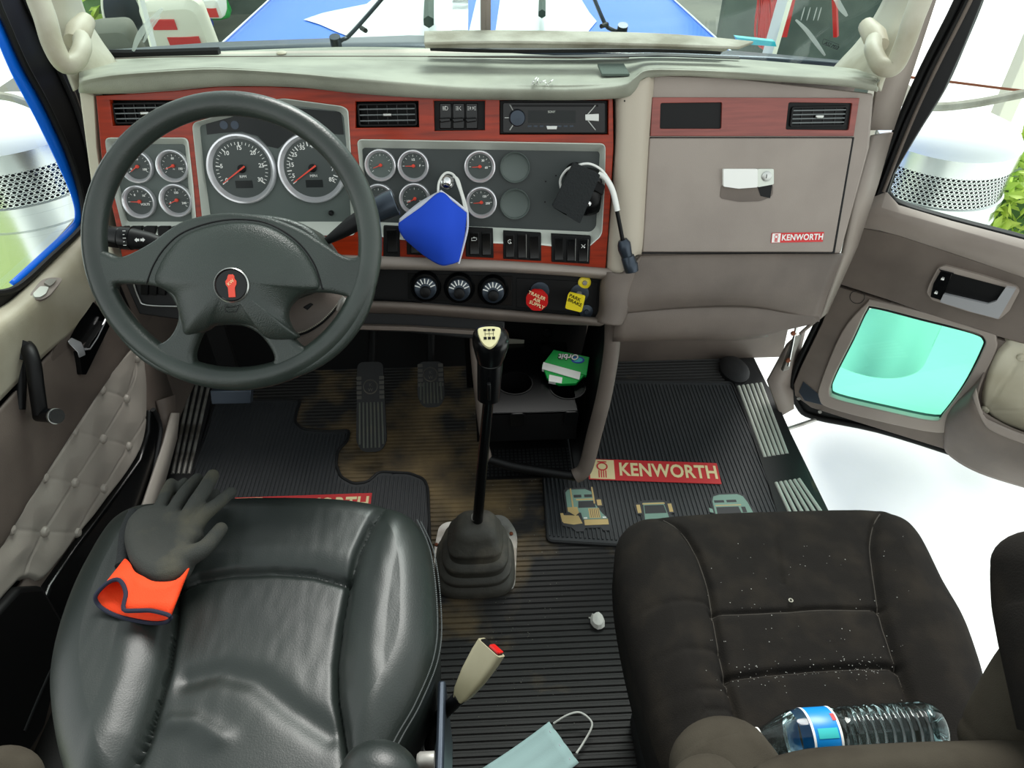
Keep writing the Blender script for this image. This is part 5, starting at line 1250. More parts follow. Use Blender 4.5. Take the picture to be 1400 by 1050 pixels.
# chrome handle bowl
slab('handle_frame', RD, [(1282, 367), (1291, 363), (1340, 376), (1390, 392), (1394, 398), (1380, 425), (1366, 437), (1320, 425), (1274, 410), (1267, 400), (1270, 390)], .012, .020, 'panel_grey', rd, r=.006, bevel=.003)
slab('handle_bowl', RD, [(1302, 374), (1378, 394), (1368, 412), (1350, 416), (1290, 402)], .020, .0215, 'black', rd, r=.003, bevel=0)
slab('door_lever', RD, [(1290, 402), (1350, 416), (1362, 412), (1375, 393), (1389, 395), (1365, 436), (1330, 427), (1285, 413)], .020, .030, 'bright_metal', rd, r=.002, bevel=.004)
lk = slab('lock_switch', RD, [(1286, 371), (1301, 374), (1288, 411), (1272, 406), (1276, 388)], .020, .026, 'black_gloss', rd, r=.003, bevel=.0015)
for x, y in ((1289, 381), (1280, 400)):
    f = Fr(RD.px(x, y, .026), RD.U, RD.V)
    MB().box(f, -.0035, .0035, -.004, .001, 0, .0004).tube([f.P(-.002, .001), f.P(-.002, .004), f.P(.002, .004), f.P(.002, .001)], .0005, 5).build('padlock_symbol', 'white', lk, smooth=False)
slab('bright_frame', RD, [(1284, 368), (1304, 373), (1303, 375), (1285, 370)], .020, .0275, 'chrome', rd, bevel=0)
# projecting pocket with its own tufted lining
def pocket_rows():
    return [[RD.px(1352, 500, .0), RD.px(1337, 548, .05), RD.px(1360, 572, .06), RD.px(1420, 598, .06), RD.px(1560, 640, .06)],
            [RD.px(1338, 520, .0), RD.px(1326, 556, .055), RD.px(1350, 588, .065), RD.px(1420, 612, .065), RD.px(1560, 655, .065)],
            [RD.px(1300, 560, .0), RD.px(1302, 585, .03), RD.px(1350, 620, .05), RD.px(1420, 650, .05), RD.px(1560, 690, .05)],
            [RD.px(1292, 606, .0), RD.px(1300, 622, .01), RD.px(1340, 645, .012), RD.px(1420, 670, .012), RD.px(1560, 710, .012)]]
sheet('door_pocket', pocket_rows(), 'panel_dark', rd, nu=5, nv=5, solid=.006, ang=80)
sheet('pocket_rim', [[RD.px(1335, 530, .048), RD.px(1344, 565, .06), RD.px(1362, 578, .066), RD.px(1420, 600, .066), RD.px(1560, 640, .066)], [RD.px(1331, 540, .05), RD.px(1341, 572, .066), RD.px(1360, 590, .072), RD.px(1420, 612, .072), RD.px(1560, 652, .072)]], 'panel_grey', rd, nu=5, nv=3, solid=.006)
tpoly = [RD.uv(x, y, .02) for x, y in ((1368, 472), (1400, 468), (1560, 520), (1560, 650), (1420, 602), (1362, 580), (1340, 560), (1338, 540), (1350, 500))]
tb = [RD.uv(x, y, .02) for x, y in ((1396, 490), (1346, 562), (1440, 560), (1480, 510), (1500, 590))]
tp2 = tufted('buttoned_pad', RD, cr(tpoly, 3, True), tb, .012, 'beige', rd, step=.005, seams=[[tb[0], tb[1]], [tb[1], tb[2]]])
for u, v in tb[:3]: MB().lathe(Fr(RD.P(u, v, .010), RD.U, RD.V), [(.0115, 0), (.0115, .004), (.008, .009), (0, .0105)], 20).build('button', 'beige', tp2)
# exposed dark metal corner with screws at the lower front of the door
slab('corner_plate', RD, [(1092, 536), (1100, 548), (1190, 570), (1170, 556), (1120, 540), (1098, 522)], .006, .0085, 'gunmetal', rd, bevel=.001)
for x, y in ((1121, 563), (1092, 545)): MB().lathe(Fr(RD.px(x, y, .0095), RD.U, RD.V), [(.006, 0), (.005, .003), (0, .003)], 12).build('screw', 'steel', rd)
MB().tube([PZ(1072, 588, .0), RD.px(1120, 572, -.02)], .006, 8).build('check_strap', 'steel', rd)
# door jamb on the cab side with hinge
tag(MB().loft([[PY(1190, 185, 1.66), PY(1216, 180, 1.70)], [PY(1168, 262, 1.63), PY(1196, 250, 1.68)], [PY(1150, 345, 1.60), PY(1168, 335, 1.66)], [PY(1120, 430, 1.66), PY(1128, 425, 1.70)], [PY(1075, 470, 1.76), PY(1098, 450, 1.78)], [PY(1048, 520, 1.74), PY(1082, 530, 1.74)], [PY(1066, 570, 1.66), PY(1084, 560, 1.66)]], cap=False, closed=False).build('trim_8', 'panel_grey', solid=.01), **ST)
tag(MB().loft([[PY(1200, 120, 1.64), PY(1300, -60, 1.66)], [PY(1190, 178, 1.67), PY(1222, 178, 1.69)]], cap=False, closed=False).build('trim_9', 'panel_grey', solid=.008), **ST)
hg = empty('door_hinge', PY(1080, 480, 1.72), 'dirty steel hinge plate in the door opening behind the knee panel', 'hinge')
MB().prism(Fr(PY(1080, 480, 1.72), (1, .4, 0), (.15, 0, 1)), [(-.012, -.07), (.012, -.07), (.012, .07), (-.012, .07)], 0, .012).build('hinge_plate', 'steel', hg, bevel=.002)
MB().tube([PY(1090, 440, 1.70), PY(1078, 500, 1.70)], .004, 10).build('hinge_pin', 'chrome', hg)
for x, y in ((1077, 492), (1084, 455)): MB().lathe(Fr(PY(x, y, 1.70), (1, 0, 0), (0, 0, 1)), [(.008, 0), (.007, .006), (0, .006)], 6).build('bolt', 'rust', hg)

# ================================================================ LOOSE THINGS
# folded sunshade / fabric roll on top of the dash
shade = empty('folded_sunshade', PZ(800, 66, 1.08), 'long folded grey fabric sunshade lying along the foot of the windscreen', 'sunshade')
def strip(pts_top, pts_bot, th, nm, m):
    a = cr(pts_top, 6); c = cr(pts_bot, 6); n = len(a)
    MB().loft([[a[i]+V((0, 0, th)), c[i]+V((0, 0, th)), c[i], a[i]] for i in range(n)]).build(nm, m, shade, bevel=.002)
strip([PZ(580, 46, 1.105), PZ(700, 45, 1.105), PZ(900, 49, 1.10), PZ(1030, 60, 1.095)], [PZ(580, 62, 1.105), PZ(700, 60, 1.105), PZ(900, 64, 1.10), PZ(1010, 68, 1.095)], .006, 'upper_fold', 'canvas_grey')
strip([PZ(582, 55, 1.09), PZ(700, 56, 1.09), PZ(900, 62, 1.085), PZ(1000, 66, 1.08)], [PZ(581, 66, 1.09), PZ(700, 66, 1.09), PZ(900, 67, 1.085), PZ(990, 71, 1.08)], .010, 'middle_fold', 'canvas_grey')
strip([PZ(590, 64, 1.062), PZ(700, 68, 1.06), PZ(880, 66, 1.06), PZ(990, 69, 1.06)], [PZ(588, 70, 1.062), PZ(700, 73, 1.06), PZ(880, 72, 1.06), PZ(985, 75, 1.06)], .008, 'lower_fold', 'rubber')
tag(slab('velcro_patch', Fr((0, 1.6, 1.062), (1, 0, 0), (0, 1, .02)), [(817, 87), (853, 86.5), (861, 101), (823, 101)], .0, .005, 'velcro', bevel=.001), 'small dark green fabric patch stuck on the dash top above the radio', 'patch')

# --- blue cloth face mask hanging from a ball knob
kn = FA.px(612, 246, -.016)
tag(MB().tube([kn, kn+FA.N*.03], .004, 10).lathe(Fr(kn+FA.N*.040, FA.U, FA.V), [(.0, -.0165)]+[(.0165*cos(a), .0165*sin(a)) for a in [radians(-80+i*16) for i in range(11)]]+[(0, .0165)], 28).build('ball_knob', 'chrome', ang=80), 'chrome ball knob on the gauge panel holding up a mask', 'knob')
mk_ = empty('cloth_face_mask', FA.px(595, 310, .05), 'royal blue cloth face mask hanging by white straps from the ball knob', 'face mask')
top_e = [(545, 305, .050), (575, 284, .062), (602, 263, .060), (620, 277, .062), (638, 291, .052)]
bot_e = [(553, 326, .050), (580, 349, .066), (602, 362, .062), (616, 361, .060), (628, 357, .052)]
midA = [(546, 314, .050), (574, 310, .080), (600, 308, .088), (620, 310, .080), (635, 318, .052)]
midB = [(549, 320, .050), (576, 333, .078), (601, 338, .086), (619, 336, .076), (631, 340, .052)]
fb = lambda L: [FA.px(x, y, h) for x, y, h in L]
sheet('mask_body', [fb(top_e), fb(midA), fb(midB), fb(bot_e)], 'mask_blue', mk_, nu=6, nv=6, solid=.0015, ang=80)
MB().loft([[p.copy() for p in cr(fb([(545, 307, .048), (575, 284, .058), (602, 262, .055)]), 5)], [p for p in cr(fb([(546, 299, .046), (572, 277, .045), (602, 260, .050)]), 5)]], cap=False, closed=False).build('white_lining', 'mask_white', mk_, solid=.001)
MB().tube(cr(fb([(639, 290, .050), (639, 312, .050), (633, 338, .050), (627, 360, .050)]), 5), .0045, 8, flat=.6).tube(cr(fb([(602, 261, .058), (620, 274, .060), (638, 289, .051)]), 5), .0028, 8).build('white_edging', 'mask_white', mk_)
MB().tube(cr(fb([(599, 264, .055), (600, 250, .045), (606, 239, .036), (613, 236, .034), (621, 240, .036), (626, 252, .045), (632, 270, .05), (636, 290, .05)]), 6), .0026, 8).build('strap', 'elastic', mk_)
MB().tube(cr(fb([(620, 241, .034), (626, 246, .04), (631, 262, .046), (635, 275, .05), (639, 291, .05)]), 6), .0030, 8).build('strap', 'elastic', mk_)

# --- device mount with foam pad and cable
mt = empty('device_mount', FA.px(800, 262, .0), 'round black suction mount at the right end of the gauge panel', 'mount')
mf = Fr(FA.px(802, 262, -.015), FA.U, FA.V)
MB().lathe(mf, [(.052, 0), (.052, .008), (.046, .014), (.03, .018), (0, .02)], 40).build('suction_disc', 'black_gloss', mt)
MB().lathe(Fr(FA.px(786, 236, -.014), FA.U, FA.V), [(.022, 0), (.020, .003), (.016, .001), (0, .0)], 28).build('socket_ring', 'black', mt)
MB().tube([FA.px(800, 262, 0), FA.px(800, 258, .045)], [.016, .012], 16).build('mount_neck', 'black', mt)
slab('clamp_block', FA, [(815, 246), (828, 254), (824, 268), (810, 260)], .01, .04, 'black', mt, bevel=.003)
MB().lathe(Fr(FA.px(804, 278, .02), FA.U, FA.V), [(.006, 0), (.006, .006), (.003, .008), (0, .008)], 16).build('bright_screw', 'chrome', mt)
slab('foam_pad', FA, [(785, 222), (821, 239), (793, 306), (755, 283)], .055, .073, 'sponge', mt, r=.004, bevel=.003)
cb_ = empty('power_cable', FA.px(850, 300, .05), 'white and black cable looping over the mount and hanging beside the column', 'cable')
MB().tube(cr([FA.px(x, y, h) for x, y, h in ((768, 262, .01), (766, 246, .02), (775, 232, .035), (790, 226, .05), (806, 224, .05), (822, 232, .05), (833, 246, .05))], 6), .0026, 8).build('thin_cable', 'white', cb_)
MB().tube(cr([FA.px(x, y, h) for x, y, h in ((818, 238, .05), (829, 245, .055), (838, 262, .055), (844, 288, .055))], 6), .0062, 12).build('white_sleeve', 'white', cb_)
MB().tube(cr([FA.px(x, y, h) for x, y, h in ((843, 286, .055), (847, 306, .052), (852, 332, .05))], 6), .0045, 12).build('black_cable', 'black', cb_)
MB().tube([FA.px(x, y, .05) for x, y in ((851, 328), (853, 333), (854, 340), (857, 350), (858, 351), (861, 361), (862, 362), (864, 371), (864, 372))], [.010, .0145, .0150, .0125, .0150, .0155, .0165, .015, .010], 20).build('connector', 'gunmetal', cb_)

# --- chewing gum pack lying over the right cup holder
gum = empty('gum_pack', DK.px(772, 500, .03), 'green chewing gum pack lying upside down over the right cup holder', 'gum pack')
GF = Fr(DK.px(772, 500, .03), (1, -.10, 0), (.12, .9, .35))
def g_(pts, h=0): return [GF.uv(x, y, h) for x, y in pts]
MB().prism(GF, g_([(757, 478), (806, 488), (802, 513), (741, 499)], .014), 0, .014).build('box', 'gum_green', gum, bevel=.0015)
MB().prism(GF, g_([(741, 498), (799, 513), (788, 524), (764, 525), (748, 517)], .012), 0, .012).build('flap', 'gum_green', gum, bevel=.0015)
MB().prism(GF, g_([(743, 495), (794, 509), (792, 519), (741, 504)], .0145), .0, .0145).build('white_panel', 'white', gum, bevel=0)
bc = MB().prism(GF, g_([(751, 512), (769, 516), (768, 524), (750, 521)], .013), .0, .013).build('barcode_panel', 'white', gum, bevel=0)
oval_ = GF.uv(790, 492, .0145)
MB().lathe(Fr(GF.P(oval_[0], oval_[1], .014), GF.U, GF.V), [(.018, 0), (.018, .0008), (0, .0008)], 28, sv=.62).build('blue_oval', 'gum_blue', gum)
MB().lathe(Fr(GF.P(oval_[0], oval_[1], .0148), GF.U, GF.V), [(.013, 0), (.013, .0004), (0, .0004)], 28, sv=.55).build('oval_centre', 'gum_teal', gum)
tf = Fr(GF.px(777, 489, .014), -GF.U, -GF.V).rot(radians(-12))
tt = text('Orbit', Fr(GF.P(*GF.uv(778, 488, .0145), .0145), -GF.U, -GF.V), .024, 'white', gum, bold=.0006, h=.0012, shear=.2)
tt = text('Orbit', Fr(GF.P(*GF.uv(778, 488, .0145), .0145), -GF.U, -GF.V), .024, 'black', gum, bold=.0018, h=.0004, shear=.2)

# --- work glove on the driver's seat
gl = empty('work_glove', PZ(230, 750, .58), 'grey rubber-palmed work glove with an orange cuff on the left of the driver seat', 'glove')
def G(x, y, z=.60): return PZ(x, y, z)
b = MB()
def finger(pts, rad):
    p = cr([G(*q) for q in pts], 5); n = len(p); k = len(rad); rr = [rad[min(int(i/(n-1)*(k-1)), k-2)]+(rad[min(int(i/(n-1)*(k-1)), k-2)+1]-rad[min(int(i/(n-1)*(k-1)), k-2)])*(i/(n-1)*(k-1)-min(int(i/(n-1)*(k-1)), k-2)) for i in range(n)]
    b.tube(p, rr, 14); c = p[-1]; b.lathe(Fr(c, (1, 0, 0), (0, 1, 0)), [(0, -rr[-1])]+[(rr[-1]*cos(a), rr[-1]*sin(a)) for a in [radians(-72+18*i) for i in range(9)]]+[(0, rr[-1])], 14)
finger([(212, 715, .60), (220, 692, .605), (229, 672, .60), (234, 661, .59)], [0.0144, 0.0108, 0.0113, 0.0099])
finger([(228, 718, .60), (240, 693, .61), (254, 672, .61), (270, 655, .60)], [0.0144, 0.0117, 0.0113, 0.0108])
finger([(248, 722, .60), (262, 697, .615), (277, 674, .62), (291, 650, .61)], [0.0153, 0.0131, 0.0131, 0.0113])
finger([(258, 735, .60), (275, 708, .61), (296, 690, .61), (316, 673, .60)], [0.0171, 0.0131, 0.0113, 0.0099])
finger([(240, 768, .60), (266, 757, .605), (282, 747, .605), (302, 723, .60)], [0.0216, 0.0162, 0.0131, 0.0113])
# second fingertip peeping out (the glove's back layer)
finger([(284, 694, .585), (290, 682, .58), (295, 674, .58)], [0.0090, 0.0090, 0.0081])
finger([(240, 676, .585), (248, 664, .585), (252, 658, .585)], [0.0090, 0.0090, 0.0072])
palm_px = [(180, 708), (197, 695), (225, 694), (256, 703), (273, 716), (278, 732), (266, 748), (266, 764), (254, 785), (228, 798), (205, 796), (184, 780), (175, 762), (170, 740), (173, 720)]
pc = [(p.x, p.y) for p in (G(x, y, .60) for x, y in palm_px)]; pcs = cr(pc, 4, True); cx_ = sum(p[0] for p in pcs)/len(pcs); cy_ = sum(p[1] for p in pcs)/len(pcs)
b.loft([[V((cx_+(x-cx_)*s, cy_+(y-cy_)*s, z)) for x, y in pcs] for s, z in ((.82, .577), (.95, .583), (1.0, .594), (.98, .605), (.9, .614), (.75, .619), (.5, .617), (.3, .612), (.03, .609))])
go = b.build('palm_and_fingers', 'glove_grey', gl, ang=80)
rm = go.modifiers.new('r', 'REMESH'); rm.mode = 'VOXEL'; rm.voxel_size = .0026; rm.use_smooth_shade = True
sm_ = go.modifiers.new('s', 'SMOOTH'); sm_.iterations = 6; sm_.factor = .6
# wool side showing at the left edge
MB().tube(cr([G(186, 700, .585), G(175, 725, .58), (G(171, 760, .58)), G(168, 775, .58)], 5), [.012]*16, 12).build('knitted_back', 'sponge', gl)
c0 = [(176, 762), (180, 775), (188, 783), (206, 794), (230, 797), (250, 786), (258, 777), (250, 785), (232, 796), (215, 798), (200, 792), (186, 786), (176, 775), (170, 768)]
c1 = [(232, 842, .60), (207, 835, .603), (186, 835, .604), (169, 833, .605), (172, 810, .61), (163, 793, .612), (147, 797, .61), (131, 814, .60), (134, 826, .588), (145, 835, .582), (163, 843, .578), (188, 849, .576), (211, 852, .576), (228, 850, .578)]
c0 = [(258, 777, .605), (240, 793, .612), (212, 795, .614), (196, 788, .614), (184, 781, .61), (178, 770, .607), (172, 764, .60), (169, 766, .592), (172, 776, .584), (184, 788, .580), (205, 797, .578), (225, 800, .578), (245, 796, .578), (256, 784, .585)]
r0 = cr([G(*q) for q in c0], 4, True); r1 = cr([G(*q) for q in c1], 4, True); rm_ = [a.lerp(c, .5)+V((0, 0, .004*sin(i))) for i, (a, c) in enumerate(zip(r0, r1))]
MB().loft([r0, [a.lerp(c, .3) for a, c in zip(r0, r1)], [a.lerp(c, .7) for a, c in zip(r0, r1)], r1], cap=False).build('orange_cuff', 'orange', gl, solid=.0012, ang=80)
MB().tube(r1, .0032, 8, closed=True).build('cuff_binding', 'blue_trim', gl)

# --- seat belt buckle beside the driver seat
bk = empty('seat_belt_buckle', PZ(600, 985, .40), 'beige seat belt buckle with a red button on a black stalk beside the driver seat', 'seat belt buckle')
A = PZ(628, 955, .50); B = PZ(672, 885, .56); vv = (B-A).normalized()
uu = PZ(680, 915, .55)-PZ(655, 895, .55); uu = (uu-vv*uu.dot(vv)).normalized()
BF = Fr(A, uu, vv); LB = (B-A).length
rg = []
for t, w, h_ in ((-.02, .010, .008), (.12, .017, .012), (.45, .024, .014), (.8, .0275, .0145), (1.0, .0275, .014)):
    c = BF.P(0, LB*t, 0); rg.append([c+BF.U*x*w*.78+BF.N*y*h_*.85 for x, y in rpoly([(-1, -1), (1, -1), (1, 1), (-1, 1)], .35, 4)])
MB().loft(rg).build('housing', 'buckle', bk, ang=50)
EF = Fr(BF.P(0, LB, 0), BF.U, -BF.N)
ef2 = Fr(BF.P(0, LB, 0), BF.U, BF.N if Fr(BF.P(0, 0, 0), BF.U, BF.N).N.dot(vv) > 0 else -BF.N)
MB().prism(ef2, rpoly([(-.018, -.009), (.018, -.009), (.018, .009), (-.018, .009)], .004), -.002, .0012).build('slot', 'black', bk, bevel=0)
MB().prism(ef2, rpoly([(-.002, -.0085), (.017, -.0085), (.017, .0085), (-.002, .0085)], .003), 0, .004).build('release_button', 'red', bk, bevel=.001)
MB().tube(cr([PZ(588, 1020, .30), PZ(592, 992, .38), PZ(606, 975, .44), A+vv*.005], 5), .0105, 12).build('stalk', 'black', bk)

# --- surgical mask on the floor
sg = empty('disposable_face_mask', PZ(720, 1040, .02), 'pale blue pleated disposable mask with a white ear loop on the floor', 'face mask')
ZM = .02
A = PZ(751, 985, ZM); B = PZ(792, 1041, ZM); E1 = PZ(600, 1090, ZM); uu = (E1-A).normalized()
MF = Fr(A, uu, (A-B)); wv = -(A-B).length
def mh(v): return .004+.003*sin(v/abs(wv)*pi*4)
mrows = []
for j in range(13):
    v = wv*j/12; mrows.append([MF.P(.17*i/8, v, .006+.006*sin(pi*i/8)+(.003 if j % 4 == 2 else 0)) for i in range(9)])
MB().loft(mrows, cap=False, closed=False).build('pleated_cloth', 'mask_teal', sg, solid=.0015, ang=70)
for j in (1, 2, 5, 6, 9, 11): MB().tube([MF.P(.17*i/8, wv*j/12, .0075+.006*sin(pi*i/8)+(.003 if j % 4 == 2 else 0)) for i in range(9)], .0007, 5).build('pleat_line', 'velcro', sg)
MB().tube([MF.P(.010, wv*j/12, .0085) for j in range(13)], .0012, 5).build('side_seam', 'mask_white', sg)
MB().tube(cr([PZ(757, 989, .02), PZ(775, 978, .035), PZ(792, 974, .04), PZ(806, 983, .035), PZ(809, 994, .03), PZ(798, 1015, .02), PZ(788, 1030, .02)], 6), .0022, 8).build('ear_loop', 'elastic', sg)

# --- scraps
sc = empty('paper_scrap', PZ(817, 849, 0), 'crumpled white paper scrap on the ribbed floor between the seats', 'scrap')
b = MB(); o = PZ(817, 849, .012)
R_ = []
for k, (s, z) in enumerate(((.6, -.008), (1, 0), (.8, .010), (.1, .014))): R_.append([o+V((.017*s*cos(a)*(1+.35*noise.noise(V((a*2, k, 0)))), .022*s*sin(a)*(1+.5*noise.noise(V((a*2, k, 3)))), z)) for a in [2*pi*i/11 for i in range(11)]])
b.loft(R_).build('crumpled_paper', 'paper', sc, smooth=False)
MB().box(Fr(PZ(806, 845, .004), (1, 0, 0), (0, 1, 0)), -.002, .002, -.0015, .0015, 0, .002).build('torn_bit', 'paper', sc)
lb = empty('seat_tag', PZ(868, 928, .2), 'small red and white fabric tag sticking out under the passenger seat', 'tag')
f = Fr(PZ(866, 925, .22), (1, 0, 0), (0, .2, 1))
slab('red_half', f, [(863, 914), (867, 914), (869, 928), (864, 928)], 0, .002, 'red_print', lb, bevel=0); slab('white_half', f, [(867, 929), (871, 929), (873, 943), (868, 943)], 0, .002, 'paper', lb, bevel=0)
# scattered grit on the floor
b = MB()
for i in range(260):
    p = PZ(random.uniform(600, 880), random.uniform(520, 1000), .0036); r = random.uniform(.0005, .0015)
    if not (-.1 < p.x < .17): continue
    b.add([p+V((r, 0, 0)), p+V((-r, r*.5, 0)), p+V((0, -r, 0)), p+V((0, 0, r))], [(0, 1, 2), (0, 1, 3), (1, 2, 3), (2, 0, 3)])
tag(b.build('grit', 'canvas_grey', smooth=False), 'pale specks of grit scattered over the ribbed rubber floor', 'grit', kind='stuff')

# --- water bottle
bo = empty('water_bottle', PZ(1165, 1000, .6), 'clear ribbed plastic water bottle with a blue label lying on the passenger seat', 'bottle')
ZB = .592
A = PZ(1284, 995, ZB); B = PZ(1020, 1012, ZB); ax_ = (B-A).normalized(); Lb = (B-A).length; xx = V((0, 0, 1)); yy = ax_.cross(xx)
OF = Fr(A, yy, xx) if Fr(A, yy, xx).N.dot(ax_) > 0 else Fr(A, -yy, xx)
rB = .0335
prof = [(.001, .012), (.012, .004), (.024, .0), (.030, .006), (rB, .018)]
z = .022
while z < .118:
    prof += [(rB, z), (rB-.0025, z+.003), (rB-.0025, z+.005), (rB, z+.008)]; z += .0115
prof += [(rB-.004, .128), (rB-.001, .134), (rB, .138), (rB, .178), (rB-.001, .19), (.026, .205), (.017, .222), (.0125, .232), (.0125, .245)]
k_ = Lb/.25
prof = [(r, h*k_) for r, h in prof]
MB().lathe(OF, prof, 48, caps=False).build('bottle_body', 'pet', bo, ang=80)
MB().lathe(OF, [(r*.97, h) for r, h in prof if h < .2*k_], 48, caps=True).build('water', 'water', bo, ang=80)
lp = MB().lathe(OF, [(rB+.0004, .140*k_), (rB+.0006, .1405*k_), (rB+.0006, .1755*k_), (rB+.0004, .176*k_)], 48, caps=False).build('label', 'label_blue', bo, ang=80)
for h0 in (.140, .174): MB().lathe(OF, [(rB+.0009, h0*k_), (rB+.0009, (h0+.003)*k_)], 48, caps=False).build('label_border', 'white', lp)
def onb(a0, a1, h0, h1, m, nm, r=rB+.0011):
    MB().loft([[OF.P(r*cos(a), r*sin(a), h*k_) for a in [radians(a0+(a1-a0)*i/6) for i in range(7)]] for h in (h0, h1)], cap=False, closed=False).build(nm, m, lp)
cam_side = 1 if OF.U.y > 0 else -1
def ang(d): return d if cam_side < 0 else 180-d   # 0 = towards the camera
onb(ang(2), ang(26), .150, .170, 'paper', 'barcode_box'); onb(ang(95), ang(112), .142, .147, 'red_print', 'logo_mark'); onb(ang(60), ang(80), .145, .170, 'gum_teal', 'wave_stripe')
MB().lathe(Fr(OF.P(0, 0, .245*k_), OF.U, OF.V), [(.0145, -.012), (.0145, .006), (0, .006)], 30).build('cap', 'white', bo)
m = bpy.data.materials.new('water'); m.use_nodes = True; nt = m.node_tree; nt.nodes.clear(); o = nt.nodes.new('ShaderNodeOutputMaterial'); g = nt.nodes.new('ShaderNodeBsdfGlass'); g.inputs['IOR'].default_value = 1.25; g.inputs['Color'].default_value = (.93, .97, .97, 1); nt.links.new(g.outputs[0], o.inputs[0]); M['water'] = m
for c in bo.children:
    if c.name.startswith('water'): c.data.materials.clear(); c.data.materials.append(m)
# ================================================================ OUTSIDE
GZ = -1.2
tag(MB().box(Fr((0, 6, GZ), (1, 0, 0), (0, 1, 0)), -14, 14, -8, 12, -.05, 0).build('ground', 'concrete', bevel=0), **ST)
# --- hood
hood = empty('truck_hood', (0, 2.6, .6), 'glossy bright blue truck hood with white edge stripes and painted-on glare seen through the windscreen', 'hood')
hz = .93
hl = PZ(262, 66, hz); hr = PZ(1036, 76, hz)
yb = 2.10
def hp(x, y): 
    s = (x-hl.x)/(hr.x-hl.x); edge = max(0, abs(s-.5)*2-.55)/.45
    return V((x, y, hz+.03-.075*edge**2.2-.035*(y-yb)))
xs = [hl.x+(hr.x-hl.x)*i/28 for i in range(29)]
g = [[hp(x, yb+.02*0+t*.12) for x in xs] for t in range(0, 13)]
MB().loft(g, cap=False, closed=False).build('hood_skin', 'paint_blue', hood, solid=.02, ang=60)
# side cheeks fall away
for sx, e_ in ((-1, hl), (1, hr)):
    MB().loft([[V((e_.x, yb+t*.12, hp(e_.x, yb+t*.12).z)) for t in range(13)], [V((e_.x+sx*.05, yb+t*.12, hp(e_.x, yb+t*.12).z-.16)) for t in range(13)], [V((e_.x+sx*.06, yb+t*.12, .2)) for t in range(13)]], cap=False, closed=False).build('hood_side', 'paint_blue', hood, solid=.01, ang=60)
    MB().tube([hp(e_.x-sx*.012, yb+t*.12)+V((0, 0, .004)) for t in range(13)], .004, 6).build('edge_stripe', 'stripe_glare_white', hood)
# sky glare on the hood, painted on as flat white patches
def glare_patch(pts, nm='painted_glare'):
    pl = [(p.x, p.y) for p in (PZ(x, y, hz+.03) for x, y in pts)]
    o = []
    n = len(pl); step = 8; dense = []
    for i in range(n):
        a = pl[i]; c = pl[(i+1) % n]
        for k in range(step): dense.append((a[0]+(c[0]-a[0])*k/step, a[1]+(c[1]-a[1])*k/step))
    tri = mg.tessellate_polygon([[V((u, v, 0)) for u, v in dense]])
    b = MB(); b.add([hp(u, v)+V((0, 0, .003)) for u, v in dense], [tuple(t) for t in tri]); b.build(nm, 'stripe_glare_white', hood, smooth=False, solid=.001)
glare_patch([(414, 19), (440, 10), (500, -4), (530, -30), (640, -30), (640, 50), (560, 52), (490, 53), (460, 40), (436, 28)])
glare_patch([(640, -30), (618, -30), (618, 46), (640, 46)])
glare_patch([(676, 50), (686, -30), (785, -30), (806, 10), (816, 24), (800, 46), (740, 50)])
glare_patch([(640, 45), (655, -30), (668, -30), (668, 45)])
MB().tube([PZ(x, y, hz+.05) for x, y in ((664, 60), (664, -60))], .012, 6).build('centre_ridge', 'alu', hood)
# black cowl under the wipers
tag(MB().loft([[PZ(x, y, z) for x, y in ((130, 78), (300, 70), (560, 66), (800, 70), (1060, 80), (1180, 90))] for z in (1.0,)]+[[PZ(x, y-11+abs(x-650)*.012, .955) for x, y in ((130, 74), (300, 64), (560, 58), (800, 62), (1060, 80), (1180, 90))]], cap=False, closed=False).build('trim_10', 'gunmetal', solid=.02), **ST)
# wipers
def wiper(pts, blade, lbl):
    t = empty('windscreen_wiper', pts[0], lbl, 'wiper', 'windscreen wipers')
    MB().tube(cr(pts, 5), .009, 8, flat=.6).build('arm', 'gunmetal', t)
    MB().tube([pts[0]-V((0, 0, .01)), pts[0]+V((0, -.01, .02))], .014, 12).build('pivot', 'gunmetal', t)
    MB().tube(blade, .006, 8).build('blade', 'rubber_seal', t)
wz = 1.02
wiper([PZ(460, 60, wz), PZ(468, 54, wz+.01), PZ(480, 46, wz+.02), PZ(525, -5, wz+.1), PZ(560, -50, wz+.2)], [PZ(494, 38, wz+.02), PZ(500, 42, wz+.02)], 'thin grey wiper arm standing in front of the left half of the windscreen')
wiper([PZ(850, 44, wz), PZ(836, 40, wz+.01), PZ(826, 30, wz+.03), PZ(805, -20, wz+.1)], [PZ(822, 36, wz+.03), PZ(830, 33, wz+.03)], 'thin grey wiper arm standing in front of the right half of the windscreen')
tag(MB().tube([PZ(586, 30, hz+.09), PZ(588, -40, hz+.09)], .016, 6).build('hood_latch_bar', 'velcro'), 'short dark strip standing on the hood left of the centre bar', 'strip')
tag(MB().tube([PZ(741, 19, hz+.09), PZ(742, -40, hz+.09)], .012, 6).build('hood_latch_bar', 'velcro'), 'short dark strip standing on the hood right of the centre bar', 'strip')

